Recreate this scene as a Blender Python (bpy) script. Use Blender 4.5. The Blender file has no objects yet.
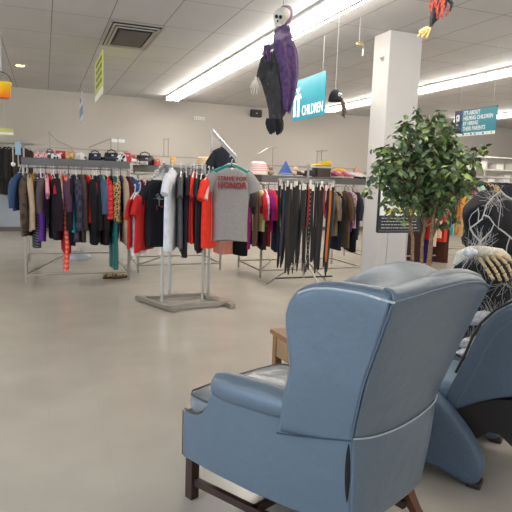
import bpy, bmesh, math, random
from mathutils import Vector, Matrix, noise
PI = math.pi
R_ = math.radians
S = bpy.context.scene
COL = S.collection

# ------------------------------------------------------------------ camera
EYE = 1.5
FPX = 550.0
yaw, pitch, roll = R_(21.14), R_(8.09), R_(1.95)
_f = Vector((math.sin(yaw)*math.cos(pitch), math.cos(yaw)*math.cos(pitch), -math.sin(pitch)))
_r = Vector((math.cos(yaw), -math.sin(yaw), 0))
_u = _r.cross(_f)
cr, sr = math.cos(roll), math.sin(roll)
CR = _r*cr + _u*sr
CU = -_r*sr + _u*cr
CF = _f
cam_d = bpy.data.cameras.new('camera')
cam_d.sensor_width = 36.0
cam_d.lens = 36.0*FPX/512.0
cam_d.clip_end = 100
cam = bpy.data.objects.new('camera', cam_d)
M = Matrix(((CR.x, CU.x, -CF.x, 0), (CR.y, CU.y, -CF.y, 0), (CR.z, CU.z, -CF.z, EYE), (0, 0, 0, 1)))
cam.matrix_world = M
COL.objects.link(cam)
S.camera = cam

# ------------------------------------------------------------------ world, light, exposure
W = bpy.data.worlds.new('world'); S.world = W; W.use_nodes = True
W.node_tree.nodes['Background'].inputs[0].default_value = (0.95, 0.97, 1.0, 1)
W.node_tree.nodes['Background'].inputs[1].default_value = 0.8
S.view_settings.view_transform = 'Standard'
S.view_settings.look = 'None'
S.view_settings.gamma = 1.0
S.view_settings.use_curve_mapping = False
S.view_settings.exposure = 0.84
LAMP_STRENGTH = 16.0
# daylight through the shop windows on the left, behind the eye point
ar = bpy.data.lights.new('window_daylight', 'AREA'); ar.shape = 'RECTANGLE'; ar.size = 5.0; ar.size_y = 2.2; ar.energy = 170; ar.color = (0.48, 0.72, 1.0)
aro = bpy.data.objects.new('window_daylight', ar); COL.objects.link(aro); aro.location = (-5.8, 0.5, 1.7); aro.rotation_euler = (R_(90), 0, R_(-90))

# ------------------------------------------------------------------ places measured against the eye point
def ray(x, y):
    return CF + CR*((x-256)/FPX) - CU*((y-256)/FPX)
def at_y(x, y, Y):
    d = ray(x, y); return Vector((0, 0, EYE)) + d*(Y/d.y)
def at_x(x, y, X):
    d = ray(x, y); return Vector((0, 0, EYE)) + d*(X/d.x)
def at_z(x, y, Z):
    d = ray(x, y); return Vector((0, 0, EYE)) + d*((Z-EYE)/d.z)

# ------------------------------------------------------------------ materials
def lin(c):
    c = c/255.0
    return c/12.92 if c <= 0.04045 else ((c+0.055)/1.055)**2.4
def rgb(c):
    return (lin(c[0]), lin(c[1]), lin(c[2]), 1)
MATS = {}
def mat(name, c, rough=0.6, metal=0.0, bump=0.0, scale=40.0, var=0.0, kind='noise', emit=0.0, c2=None, coat=0.0, alpha=1.0, spec=0.5, sheen=0.0):
    if name in MATS: return MATS[name]
    m = bpy.data.materials.new(name); m.use_nodes = True
    nt = m.node_tree; N = nt.nodes; L = nt.links
    b = N['Principled BSDF']
    b.inputs['Base Color'].default_value = rgb(c)
    b.inputs['Roughness'].default_value = rough
    b.inputs['Metallic'].default_value = metal
    b.inputs['Specular IOR Level'].default_value = spec
    if coat: b.inputs['Coat Weight'].default_value = coat; b.inputs['Coat Roughness'].default_value = 0.2
    if sheen: b.inputs['Sheen Weight'].default_value = sheen
    if alpha < 1: b.inputs['Alpha'].default_value = alpha
    if emit:
        b.inputs['Emission Color'].default_value = rgb(c); b.inputs['Emission Strength'].default_value = emit
    if bump or var or c2:
        tc = N.new('ShaderNodeTexCoord')
        if kind == 'noise':
            t = N.new('ShaderNodeTexNoise'); t.inputs['Scale'].default_value = scale; t.inputs['Detail'].default_value = 4
            out = t.outputs['Fac']
        elif kind == 'voronoi':
            t = N.new('ShaderNodeTexVoronoi'); t.inputs['Scale'].default_value = scale
            out = t.outputs['Distance']
        elif kind == 'stripes':
            t = N.new('ShaderNodeTexWave'); t.wave_type = 'BANDS'; t.bands_direction = 'Z'; t.inputs['Scale'].default_value = scale
            t.inputs['Distortion'].default_value = 0.5; out = t.outputs['Fac']
        elif kind == 'wood':
            t = N.new('ShaderNodeTexWave'); t.wave_type = 'BANDS'; t.bands_direction = 'Z'; t.inputs['Scale'].default_value = scale
            t.inputs['Distortion'].default_value = 6; t.inputs['Detail'].default_value = 3; t.inputs['Detail Scale'].default_value = 1.5; out = t.outputs['Fac']
        elif kind == 'check':
            t = N.new('ShaderNodeTexChecker'); t.inputs['Scale'].default_value = scale; out = t.outputs['Fac']
        L.new(tc.outputs['Object'], t.inputs['Vector'])
        if var or c2:
            r = N.new('ShaderNodeValToRGB')
            if c2 is None:
                a = [max(0, v*(1-var)) for v in c]; z = [min(255, v*(1+var)) for v in c]
                r.color_ramp.elements[0].position = 0.3; r.color_ramp.elements[1].position = 0.7
            else:
                a, z = c, c2
                r.color_ramp.elements[0].position = 0.40; r.color_ramp.elements[1].position = 0.52
            r.color_ramp.elements[0].color = rgb(a); r.color_ramp.elements[1].color = rgb(z)
            L.new(out, r.inputs['Fac']); L.new(r.outputs['Color'], b.inputs['Base Color'])
        if bump:
            bp = N.new('ShaderNodeBump'); bp.inputs['Strength'].default_value = bump; bp.inputs['Distance'].default_value = 0.01
            L.new(out, bp.inputs['Height']); L.new(bp.outputs['Normal'], b.inputs['Normal'])
    MATS[name] = m
    return m
def cloth(c, **k):
    return mat('cloth_%d_%d_%d' % tuple(c), c, rough=0.85, bump=0.12, scale=18, var=0.05, spec=0.25, **k)

CHROME = mat('chrome_steel', (190, 190, 192), rough=0.28, metal=0.9)
DULL = mat('brushed_nickel', (166, 160, 150), rough=0.33, metal=0.75)
WHITE_P = mat('white_plastic', (225, 224, 220), rough=0.45)
BLACK_P = mat('black_plastic', (24, 24, 26), rough=0.5)
SHELF_G = mat('grey_shelf', (104, 101, 99), rough=0.6, var=0.05, scale=6)
WIRE = mat('white_string', (205, 203, 198), rough=0.7)

# ------------------------------------------------------------------ mesh builder
class MB:
    def __init__(s): s.v = []; s.f = []
    def add(s, vs, fs):
        o = len(s.v); s.v += [Vector(p) for p in vs]; s.f += [tuple(i+o for i in q) for q in fs]; return s
    def box(s, c, d, rz=0.0, m=None):
        x, y, z = d[0]/2, d[1]/2, d[2]/2
        P = [Vector((a*x, b*y, e*z)) for a in (-1, 1) for b in (-1, 1) for e in (-1, 1)]
        Rm = Matrix.Rotation(rz, 3, 'Z') if m is None else m
        return s.add([Rm @ p + Vector(c) for p in P], [(0, 1, 3, 2), (4, 6, 7, 5), (0, 4, 5, 1), (2, 3, 7, 6), (0, 2, 6, 4), (1, 5, 7, 3)])
    def loft(s, rings, cap=True, closed=True):
        n = len(rings[0]); vs = [p for r in rings for p in r]; fs = []
        for i in range(len(rings)-1):
            for j in range(n if closed else n-1):
                a = i*n+j; b = i*n+(j+1) % n
                fs.append((a, b, b+n, a+n))
        if cap and closed:
            fs.append(tuple(range(n))[::-1]); fs.append(tuple(range((len(rings)-1)*n, len(rings)*n)))
        return s.add(vs, fs)
    def tube(s, pts, r, n=8, cap=True, flat=None):
        pts = [Vector(p) for p in pts]; rs = r if isinstance(r, (list, tuple)) else [r]*len(pts)
        rings = []; up = None
        for i, p in enumerate(pts):
            t = (pts[min(i+1, len(pts)-1)] - pts[max(i-1, 0)])
            if t.length < 1e-9: t = Vector((0, 0, 1))
            t.normalize()
            if up is None:
                up = Vector((0, 0, 1)) if abs(t.z) < 0.9 else Vector((1, 0, 0))
            a = up - t*up.dot(t); a.normalize(); up = a; b = t.cross(a)
            fl = flat or 1.0
            rings.append([p + a*math.cos(2*PI*k/n)*rs[i] + b*math.sin(2*PI*k/n)*rs[i]*fl for k in range(n)])
        return s.loft(rings, cap)
    def bar(s, a, b, w, h=None):
        a = Vector(a); b = Vector(b); h = h or w
        t = (b-a).normalized(); up = Vector((0, 0, 1)) if abs(t.z) < 0.95 else Vector((1, 0, 0))
        x = t.cross(up).normalized()*(w/2); y = x.cross(t).normalized()*(h/2)
        return s.loft([[p-x-y, p+x-y, p+x+y, p-x+y] for p in (a, b)])
    def ball(s, c, r, n=12, m=8):
        c = Vector(c); rx, ry, rz = r if isinstance(r, (tuple, list)) else (r, r, r)
        rings = []
        for i in range(m+1):
            t = -PI/2 + PI*i/m; t = max(-PI/2+0.08, min(PI/2-0.08, t))
            rings.append([c + Vector((rx*math.cos(t)*math.cos(2*PI*k/n), ry*math.cos(t)*math.sin(2*PI*k/n), rz*math.sin(t))) for k in range(n)])
        return s.loft(rings)
    def prism(s, poly, a, b, ax='y'):
        def P(p, q):
            return Vector((p[0], q, p[1])) if ax == 'y' else (Vector((q, p[0], p[1])) if ax == 'x' else Vector((p[0], p[1], q)))
        return s.loft([[P(p, a) for p in poly], [P(p, b) for p in poly]])
    def grid(s, rows):
        n = len(rows[0]); vs = [p for r in rows for p in r]
        return s.add(vs, [(i*n+j, i*n+j+1, (i+1)*n+j+1, (i+1)*n+j) for i in range(len(rows)-1) for j in range(n-1)])
    def xf(s, m):
        s.v = [m @ p for p in s.v]; return s
    def build(s, name, m, parent=None, smooth=True, bevel=0.0, sub=0, angle=40, loc=None):
        me = bpy.data.meshes.new(name); me.from_pydata([tuple(p) for p in s.v], [], s.f)
        bm = bmesh.new(); bm.from_mesh(me); bmesh.ops.recalc_face_normals(bm, faces=bm.faces[:]); bm.to_mesh(me); bm.free()
        me.materials.append(m); 
        if smooth:
            me.polygons.foreach_set('use_smooth', [True]*len(me.polygons))
            if not sub: me.set_sharp_from_angle(angle=R_(angle))
        o = bpy.data.objects.new(name, me); COL.objects.link(o)
        if bevel:
            bv = o.modifiers.new('bevel', 'BEVEL'); bv.width = bevel; bv.segments = 2; bv.limit_method = 'ANGLE'; bv.angle_limit = R_(35)
        if sub:
            sb = o.modifiers.new('sub', 'SUBSURF'); sb.levels = sub; sb.render_levels = sub
        if parent: o.parent = parent
        if loc is not None: o.location = loc
        return o
def tag(o, label=None, cat=None, group=None, kind=None):
    if label: o['label'] = label
    if cat: o['category'] = cat
    if group: o['group'] = group
    if kind: o['kind'] = kind
    return o
def empty(name, loc, rz, label, cat, group=None):
    o = bpy.data.objects.new(name, None); COL.objects.link(o); o.empty_display_size = 0.1
    o.location = loc; o.rotation_euler = (0, 0, rz)
    return tag(o, label, cat, group)
def struct(name, mb, m, **k):
    o = mb.build(name, m, **k); o['kind'] = 'structure'; return o
def text(name, body, size, mtx, m, parent=None, depth=0.002, ax='CENTER', off=0.0, xs=1.0):
    cu = bpy.data.curves.new(name, 'FONT'); cu.body = body; cu.size = size; cu.align_x = ax; cu.align_y = 'CENTER'; cu.extrude = depth; cu.offset = off
    cu.resolution_u = 3; cu.space_line = 0.9
    t = bpy.data.objects.new(name, cu); COL.objects.link(t)
    dg = bpy.context.evaluated_depsgraph_get(); dg.update()
    me = bpy.data.meshes.new_from_object(t.evaluated_get(dg)); bpy.data.objects.remove(t); bpy.data.curves.remove(cu)
    me.transform(mtx @ Matrix.Diagonal((xs, 1, 1, 1))); me.materials.clear(); me.materials.append(m); me.name = name
    o = bpy.data.objects.new(name, me); COL.objects.link(o)
    if parent: o.parent = parent
    return o
def frame(o, x, y):
    """matrix with local X along x, local Y along y (text plane) at origin o"""
    x = Vector(x).normalized(); y = Vector(y); y = (y - x*y.dot(x)).normalized(); z = x.cross(y)
    return Matrix(((x.x, y.x, z.x, o[0]), (x.y, y.y, z.y, o[1]), (x.z, y.z, z.z, o[2]), (0, 0, 0, 1)))
def lerp(a, b, t): return a + (b-a)*t
def interp(T, z):
    """piecewise linear table [(z, v)...]"""
    if z <= T[0][0]: return T[0][1]
    for (a, va), (b, vb) in zip(T, T[1:]):
        if z <= b:
            t = (z-a)/(b-a); return va + (vb-va)*t
    return T[-1][1]
def smooth_interp(T, z):
    if z <= T[0][0]: return T[0][1]
    for (a, va), (b, vb) in zip(T, T[1:]):
        if z <= b:
            t = (z-a)/(b-a); t = t*t*(3-2*t); return va + (vb-va)*t
    return T[-1][1]

# ================================================================== SETTING
YW, ZC = 14.74, 3.445
XL, XR, YF = -6.0, 20.0, -3.5
def tile_material(name, base, gx, gy, ox, oy, line, lw, rough, bumpy, var, var_scale, wavy=0.0):
    m = bpy.data.materials.new(name); m.use_nodes = True
    nt = m.node_tree; N = nt.nodes; L = nt.links; b = N['Principled BSDF']
    tc = N.new('ShaderNodeTexCoord'); sp = N.new('ShaderNodeSeparateXYZ'); L.new(tc.outputs['Object'], sp.inputs[0])
    def math_(op, a, c=None):
        n = N.new('ShaderNodeMath'); n.operation = op
        for i, v in enumerate((a, c)):
            if v is None: continue
            if isinstance(v, (int, float)): n.inputs[i].default_value = v
            else: L.new(v, n.inputs[i])
        return n.outputs[0]
    ds = []; pos = []
    for ax, g, o in (('X', gx, ox), ('Y', gy, oy)):
        t = math_('FRACT', math_('DIVIDE', math_('SUBTRACT', sp.outputs[ax], o), g)); pos.append(t)
        d = math_('MULTIPLY', math_('MINIMUM', t, math_('SUBTRACT', 1.0, t)), g); ds.append(d)
    near = math_('LESS_THAN', math_('MINIMUM', ds[0], ds[1]), lw)
    ns = N.new('ShaderNodeTexNoise'); ns.inputs['Scale'].default_value = var_scale; ns.inputs['Detail'].default_value = 5
    L.new(tc.outputs['Object'], ns.inputs['Vector'])
    rp = N.new('ShaderNodeValToRGB'); rp.color_ramp.elements[0].position = 0.3; rp.color_ramp.elements[1].position = 0.7
    rp.color_ramp.elements[0].color = rgb([v*(1-var) for v in base]); rp.color_ramp.elements[1].color = rgb([min(255, v*(1+var)) for v in base])
    L.new(ns.outputs['Fac'], rp.inputs['Fac'])
    mx = N.new('ShaderNodeMixRGB'); L.new(near, mx.inputs['Fac']); L.new(rp.outputs['Color'], mx.inputs['Color1']); mx.inputs['Color2'].default_value = rgb(line)
    L.new(mx.outputs['Color'], b.inputs['Base Color'])
    b.inputs['Roughness'].default_value = rough
    h = math_('MULTIPLY', ns.outputs['Fac'], bumpy)
    if wavy:
        s1 = math_('SINE', math_('MULTIPLY', pos[1], PI)); h = math_('ADD', h, math_('MULTIPLY', s1, wavy))
    bp = N.new('ShaderNodeBump'); bp.inputs['Distance'].default_value = 0.05; bp.inputs['Strength'].default_value = 0.6
    L.new(h, bp.inputs['Height']); L.new(bp.outputs['Normal'], b.inputs['Normal'])
    return m
floor_m = tile_material('floor_vinyl', (168, 161, 150), 0.305, 0.305, 0, 0, (163, 156, 145), 0.0010, 0.22, 0.02, 0.03, 2.2)
ceil_m = tile_material('ceiling_panels', (198, 197, 197), 0.69, 1.18, 0.13, 0.5, (132, 130, 128), 0.006, 0.75, 0.03, 0.02, 1.2, wavy=0.22)
wall_m = mat('painted_slatwall', (188, 182, 174), rough=0.7, bump=0.06, kind='stripes', scale=6.0)
struct('floor', MB().box(((XL+XR)/2, (YF+YW)/2, -0.05), (XR-XL, YW-YF, 0.1)), floor_m, smooth=False)
struct('ceiling', MB().box(((XL+XR)/2, (YF+YW)/2, ZC+0.05), (XR-XL, YW-YF, 0.1)), ceil_m, smooth=False)
struct('wall_back', MB().box(((XL+XR)/2, YW+0.05, ZC/2), (XR-XL+0.2, 0.1, ZC+0.2)), wall_m, smooth=False)
struct('wall_left', MB().box((XL-0.05, (YF+YW)/2, ZC/2), (0.1, YW-YF, ZC+0.2)), wall_m, smooth=False)
struct('wall_right', MB().box((XR+0.05, (YF+YW)/2, ZC/2), (0.1, YW-YF, ZC+0.2)), wall_m, smooth=False)
struct('trim_1', MB().box(((XL+4)/2+0, YW-0.02, 0.53), (4-XL, 0.04, 0.84)), mat('blue_grey_wainscot', (150, 158, 168), rough=0.45), smooth=False)
struct('baseboard_back', MB().box(((XL+XR)/2, YW-0.03, 0.055), (XR-XL, 0.06, 0.11)), mat('grey_baseboard', (92, 88, 82), rough=0.6), smooth=False)
# square column
CX, CY, CW, CD = 4.20, 6.33, 0.50, 0.38
struct('trim_2', MB().box((CX+CW/2, CY+CD/2, ZC/2), (CW, CD, ZC)), mat('column_paint', (196, 192, 188), rough=0.5, var=0.01, scale=3), smooth=False, bevel=0.012)

# ------------------------------------------------------------------ ceiling strip lights
tube_m = mat('lit_diffuser', (255, 248, 238), emit=LAMP_STRENGTH)
def strip_light(x, y0, y1, label):
    t = empty('strip_light', (x, (y0+y1)/2, ZC), 0, label, 'ceiling light', 'long fluorescent strip lights in rows along the ceiling')
    h = (y1-y0)/2
    MB().box((0, 0, -0.02), (0.30, 2*h, 0.04)).build('housing', mat('white_enamel', (215, 212, 205), rough=0.4), t, smooth=False)
    MB().box((0, 0, -0.092), (0.034, 2*h, 0.11)).build('centre_strip', mat('lamp_divider', (90, 84, 76), rough=0.5), t, smooth=False)
    for s in (-1, 1):
        c = MB(); prof = [(s*0.024, -0.041), (s*0.125, -0.041), (s*0.130, -0.085), (s*0.11, -0.115), (s*0.05, -0.115), (s*0.026, -0.09)]
        c.prism(prof, -h, h, 'y').build('diffuser', tube_m, t)
    for k in (-1, 1):
        MB().box((0, k*(h+0.01), -0.065), (0.33, 0.02, 0.12)).build('end_cap', mat('white_enamel', (215, 212, 205)), t, smooth=False)
    return t
strip_light(3.02, 1.0, 13.9, 'long lit strip light in the middle of the ceiling, left of the hanging skull ghoul')
strip_light(7.27, 1.0, 13.6, 'long lit strip light passing behind the top of the white column')
strip_light(11.6, 3.0, 13.6, 'lit strip light behind the teal hiring sign at the right edge')
strip_light(-3.4, 0.0, 13.6, 'added lit strip light, unseen beyond the left edge of the photo')  # unseen lamp, added out of view to the left of the rows

# ------------------------------------------------------------------ air vent and ceiling details
def vent():
    x0, x1, y0, y1 = 0.85, 1.53, 7.6, 9.1
    t = empty('air_vent', ((x0+x1)/2, (y0+y1)/2, ZC), 0, 'square louvred metal air vent set in the ceiling above the yellow hanging sign', 'vent')
    w, d = (x1-x0)/2, (y1-y0)/2
    fr = MB()
    for k, s in enumerate((1.0, 0.86, 0.74)):
        z = -0.012-0.012*k
        for (cx, cy, sx, sy) in ((0, -d*s, 2*w*s, 0.03), (0, d*s, 2*w*s, 0.03), (-w*s, 0, 0.03, 2*d*s), (w*s, 0, 0.03, 2*d*s)):
            fr.box((cx, cy, z), (sx, sy, 0.012))
    fr.build('frame', mat('vent_paint', (170, 165, 158), rough=0.5), t, smooth=False)
    MB().box((0, 0, -0.004), (2*w*0.98, 2*d*0.98, 0.008)).build('duct_opening', mat('vent_dark', (60, 56, 54), rough=0.8), t, smooth=False)
    pl = MB().box((0, 0, -0.04), (2*w*0.6, 2*d*0.6, 0.008))
    pl.build('centre_grille', mat('grille', (88, 82, 79), rough=0.6, bump=0.6, kind='check', scale=60), t, smooth=False)
vent()
p = at_z(20, 65, ZC)
t = empty('recessed_light', p, 0, 'small round recessed spotlight glowing in the ceiling above the orange bucket', 'ceiling light')
a = MB(); rings = []
for r, z in ((0.13, 0), (0.13, -0.012), (0.085, -0.016), (0.08, -0.002)): rings.append([Vector((r*math.cos(2*PI*k/20), r*math.sin(2*PI*k/20), z)) for k in range(20)])
a.loft(rings, cap=False).build('trim_ring', mat('ring', (190, 180, 165)), t)
MB().ball((0, 0, -0.008), (0.075, 0.075, 0.02)).build('bulb', mat('warm_bulb', (255, 215, 150), emit=6), t)
def hook(name, p, label):
    o = MB().tube([(0, 0, 0), (0, 0, -0.05), (0.015, 0, -0.065), (0.03, 0, -0.05)], 0.004, 6).box((0, 0, -0.004), (0.05, 0.05, 0.008)).build(name, WHITE_P, loc=p)
    return tag(o, label, 'hook')

# ------------------------------------------------------------------ hanging signs
def hang_sign(name, x, ya, yb, za, zb, label, cat, base_m, paint):
    """flat sign hung square to the back wall: ya is the far edge, yb the near edge"""
    t = empty(name, (x, (ya+yb)/2, za), 0, label, cat)
    w, h = ya-yb, za-zb
    bb = MB(); bb.box((0, 0, -h/2), (0.012, w, h)); bb.build('panel', base_m, t, smooth=False)
    MB().tube([(0, -w/2-0.01, 0.0), (0, w/2+0.01, 0.0)], 0.008, 6).build('top_rail', mat('rail_grey', (90, 92, 95)), t)
    for s in (-0.4, 0.4):
        MB().tube([(0, s*w, 0), (0, s*w, ZC-za-0.002)], 0.0025, 5).build('cord', WIRE, t)
    # local helper: picture plane faces -X (towards the aisle)
    def fr(u, v):   # u 0..1 from far edge to near edge, v 0..1 from the top
        return Vector((-0.0075, w/2 - u*w, -v*h))
    paint(t, w, h, fr)
    return t
WT = mat('sign_white', (238, 240, 240), rough=0.4)
def txt(t, body, size, o, col, xs=1.0, off=0.0, name='lettering'):
    return text(name, body, size, frame(o, (0, -1, 0), (0, 0, 1)), col, t, 0.001, off=off, xs=xs)
def quad(t, name, fr, u0, v0, u1, v1, m, lift=0.0):
    a, b = fr(u0, v0), fr(u1, v1)
    return MB().box((a.x-lift, (a.y+b.y)/2, (a.z+b.z)/2), (0.003, abs(a.y-b.y), abs(a.z-b.z))).build(name, m, t, smooth=False)
def child_fig(t, fr, u, v, s, w, h):
    b = MB(); c = fr(u, v); x = c.x-0.002
    def P(a, d): return Vector((0, -a*s, -d*s)) + Vector((x, c.y, c.z))
    b.ball(P(0, -0.10), (0.002, 0.045*s, 0.05*s))
    for (a0, d0, a1, d1, r) in ((0, 0, 0, 0.22, 0.06), (-0.03, 0.2, -0.04, 0.5, 0.03), (0.03, 0.2, 0.04, 0.5, 0.03), (-0.05, -0.01, -0.13, -0.14, 0.022), (0.05, -0.01, 0.13, 0.1, 0.022)):
        p, q = P(a0, d0), P(a1, d1); d = (q-p).normalized(); n = Vector((0, -d.z, d.y))*r*s
        b.loft([[p-n+Vector((-0.001, 0, 0)), p+n+Vector((-0.001, 0, 0)), p+n, p-n], [q-n+Vector((-0.001, 0, 0)), q+n+Vector((-0.001, 0, 0)), q+n, q-n]])
    b.build('child_symbol', WT, t)
def paint_children(t, w, h, fr):
    txt(t, 'CHILDREN', 0.20, fr(0.645, 0.80), WT, xs=0.70, off=0.003)
    child_fig(t, fr, 0.08, 0.38, 0.62, w, h); child_fig(t, fr, 0.21, 0.36, 0.66, w, h)
hang_sign('department_sign', 3.6, 7.95, 6.90, 2.97, 2.38, 'teal hanging sign reading CHILDREN with two white child figures', 'sign', mat('teal_vinyl', (28, 140, 160), rough=0.25, coat=0.5), paint_children)
def paint_hiring(t, w, h, fr):
    quad(t, 'blue_panel', fr, 0.0, 0.0, 0.19, 0.80, mat('navy_vinyl', (44, 52, 104), rough=0.4))
    quad(t, 'white_footer', fr, 0.0, 0.88, 1.0, 1.0, WT)
    for k, c in enumerate(((40, 120, 140), (200, 205, 40), (40, 40, 100), (30, 120, 140), (225, 225, 225), (44, 40, 110), (230, 230, 235), (200, 205, 30))):
        quad(t, 'colour_square', fr, 0.24+0.095*k, 0.91, 0.275+0.095*k, 0.97, mat('sq_%d' % k, c), 0.003)
    for k, s in enumerate(("IT'S ABOUT", 'HELPING CHILDREN', 'BY HIRING', 'THEIR PARENTS')):
        n = {0: 0.375, 1: 0.59, 2: 0.365, 3: 0.52}[k]
        text('lettering', s, 0.080, frame(fr(0.225, 0.13+0.2*k), (0, -1, 0), (0, 0, 1)), WT, t, 0.001, ax='LEFT', off=0.0022, xs=0.80)
    b = MB(); c = fr(0.085, 0.36); x = c.x-0.003   # white half face mark
    o = [Vector((0, 0, 0))]*0
    ring = [(-0.032, 0.075), (0.02, 0.08), (0.036, 0.06), (0.036, -0.02), (0.02, -0.07), (-0.01, -0.085), (-0.022, -0.06), (-0.022, -0.01), (-0.036, 0.01), (-0.04, 0.05)]
    b.loft([[Vector((x, c.y-a, c.z+d)) for a, d in ring], [Vector((x+0.003, c.y-a, c.z+d)) for a, d in ring]])
    b.build('face_mark', WT, t, smooth=False)
    e = MB(); e.ball((x-0.001, c.y+0.008, c.z+0.038), (0.002, 0.012, 0.017)); e.tube([(x-0.001, c.y+0.005, c.z-0.015), (x-0.001, c.y-0.01, c.z-0.03), (x-0.001, c.y-0.027, c.z-0.02)], 0.003, 5)
    e.build('eye_and_smile', mat('navy_vinyl', (44, 52, 104)), t)
hang_sign('slogan_sign', 5.8, 6.88, 6.05, 2.585, 2.21, "teal hanging sign reading IT'S ABOUT HELPING CHILDREN BY HIRING THEIR PARENTS", 'sign', mat('teal_vinyl_pale', (50, 145, 160), rough=0.3), paint_hiring)
def paint_yellow(t, w, h, fr):
    ink = mat('sign_ink', (96, 110, 60), rough=0.6)
    for k in range(4):
        for j in range(3):
            quad(t, 'print_block', fr, 0.22+0.25*j, 0.10+0.17*k, 0.40+0.25*j, 0.19+0.17*k, ink)
    quad(t, 'white_band', fr, 0.0, 0.84, 1.0, 1.0, WT)
hang_sign('price_sign', 0.85, 10.12, 8.78, 3.32, 2.68, 'yellow hanging sign below the ceiling vent', 'sign', mat('yellow_card', (205, 208, 112), rough=0.6), paint_yellow)
def paint_blue(t, w, h, fr):
    quad(t, 'white_top', fr, 0.0, 0.0, 1.0, 0.48, WT); quad(t, 'white_foot', fr, 0.0, 0.84, 1.0, 1.0, WT)
    quad(t, 'print_block', fr, 0.3, 0.15, 0.6, 0.32, mat('grey_ink', (120, 130, 140)), 0.003)
hang_sign('department_sign', 0.80, 13.7, 12.5, 3.20, 2.62, 'white and blue hanging sign near the back wall, behind the yellow one', 'sign', mat('pale_blue_card', (140, 170, 190), rough=0.5), paint_blue)
o = empty('shelf_sign', at_y(5, 132, 13.5), 0, 'yellow and white sign above the dark suits at the left edge', 'sign')
MB().box((0, 0, 0), (0.34, 0.01, 0.16)).build('card', mat('yellow_card', (214, 205, 90)), o, smooth=False)
MB().box((0, -0.008, -0.03), (0.34, 0.006, 0.05)).build('white_band', WT, o, smooth=False)
MB().tube([(0, 0, 0.08), (0, 0, ZC-o.location.z-0.002)], 0.003, 5).build('cord', WIRE, o)

# wall fittings
o = empty('wall_speaker', at_y(256, 113.5, YW-0.06), 0, 'small black speaker box fixed high on the back wall left of the CHILDREN sign', 'speaker')
MB().box((0, 0, 0), (0.32, 0.12, 0.20)).build('case', BLACK_P, o, bevel=0.02); MB().box((0, -0.062, 0), (0.05, 0.006, 0.02)).build('badge', WHITE_P, o, smooth=False)
o = empty('wall_plate', at_y(199, 118.5, YW-0.02), 0, 'small white slotted plate high on the back wall beside the strip light end', 'wall plate')
MB().box((0, 0, 0), (0.30, 0.04, 0.09)).build('plate', WHITE_P, o, bevel=0.008)
b = MB()
for k in range(5): b.box((-0.11+0.055*k, -0.022, 0), (0.012, 0.006, 0.05))
b.build('slots', mat('slot_grey', (110, 106, 100)), o, smooth=False)

# ================================================================== WING CHAIR
LEA = mat('blue_leather', (90, 103, 114), rough=0.36, bump=0.10, scale=260, var=0.03, spec=0.5)
def leather():
    m = LEA; nt = m.node_tree; N = nt.nodes; L = nt.links; b = N['Principled BSDF']
    n2 = N.new('ShaderNodeTexNoise'); n2.inputs['Scale'].default_value = 7; n2.inputs['Detail'].default_value = 3
    tc = [n for n in N if n.type == 'TEX_COORD'][0]; L.new(tc.outputs['Object'], n2.inputs['Vector'])
    b2 = N.new('ShaderNodeBump'); b2.inputs['Strength'].default_value = 0.25; b2.inputs['Distance'].default_value = 0.03
    L.new(n2.outputs['Fac'], b2.inputs['Height'])
    b1 = [n for n in N if n.type == 'BUMP' and n != b2][0]; L.new(b2.outputs['Normal'], b1.inputs['Normal'])
leather()
SEATL = mat('worn_grey_leather', (116, 120, 124), rough=0.24, bump=0.9, scale=9, var=0.10, spec=0.6)
DARKW = mat('dark_mahogany', (52, 31, 25), rough=0.4, var=0.15, scale=9)
BRWNW = mat('walnut_stain', (92, 52, 32), rough=0.45, var=0.15, scale=9)
WELT = mat('pale_welt', (165, 172, 172), rough=0.5)
WELTB = mat('blue_welt', (84, 98, 112), rough=0.5)

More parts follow.
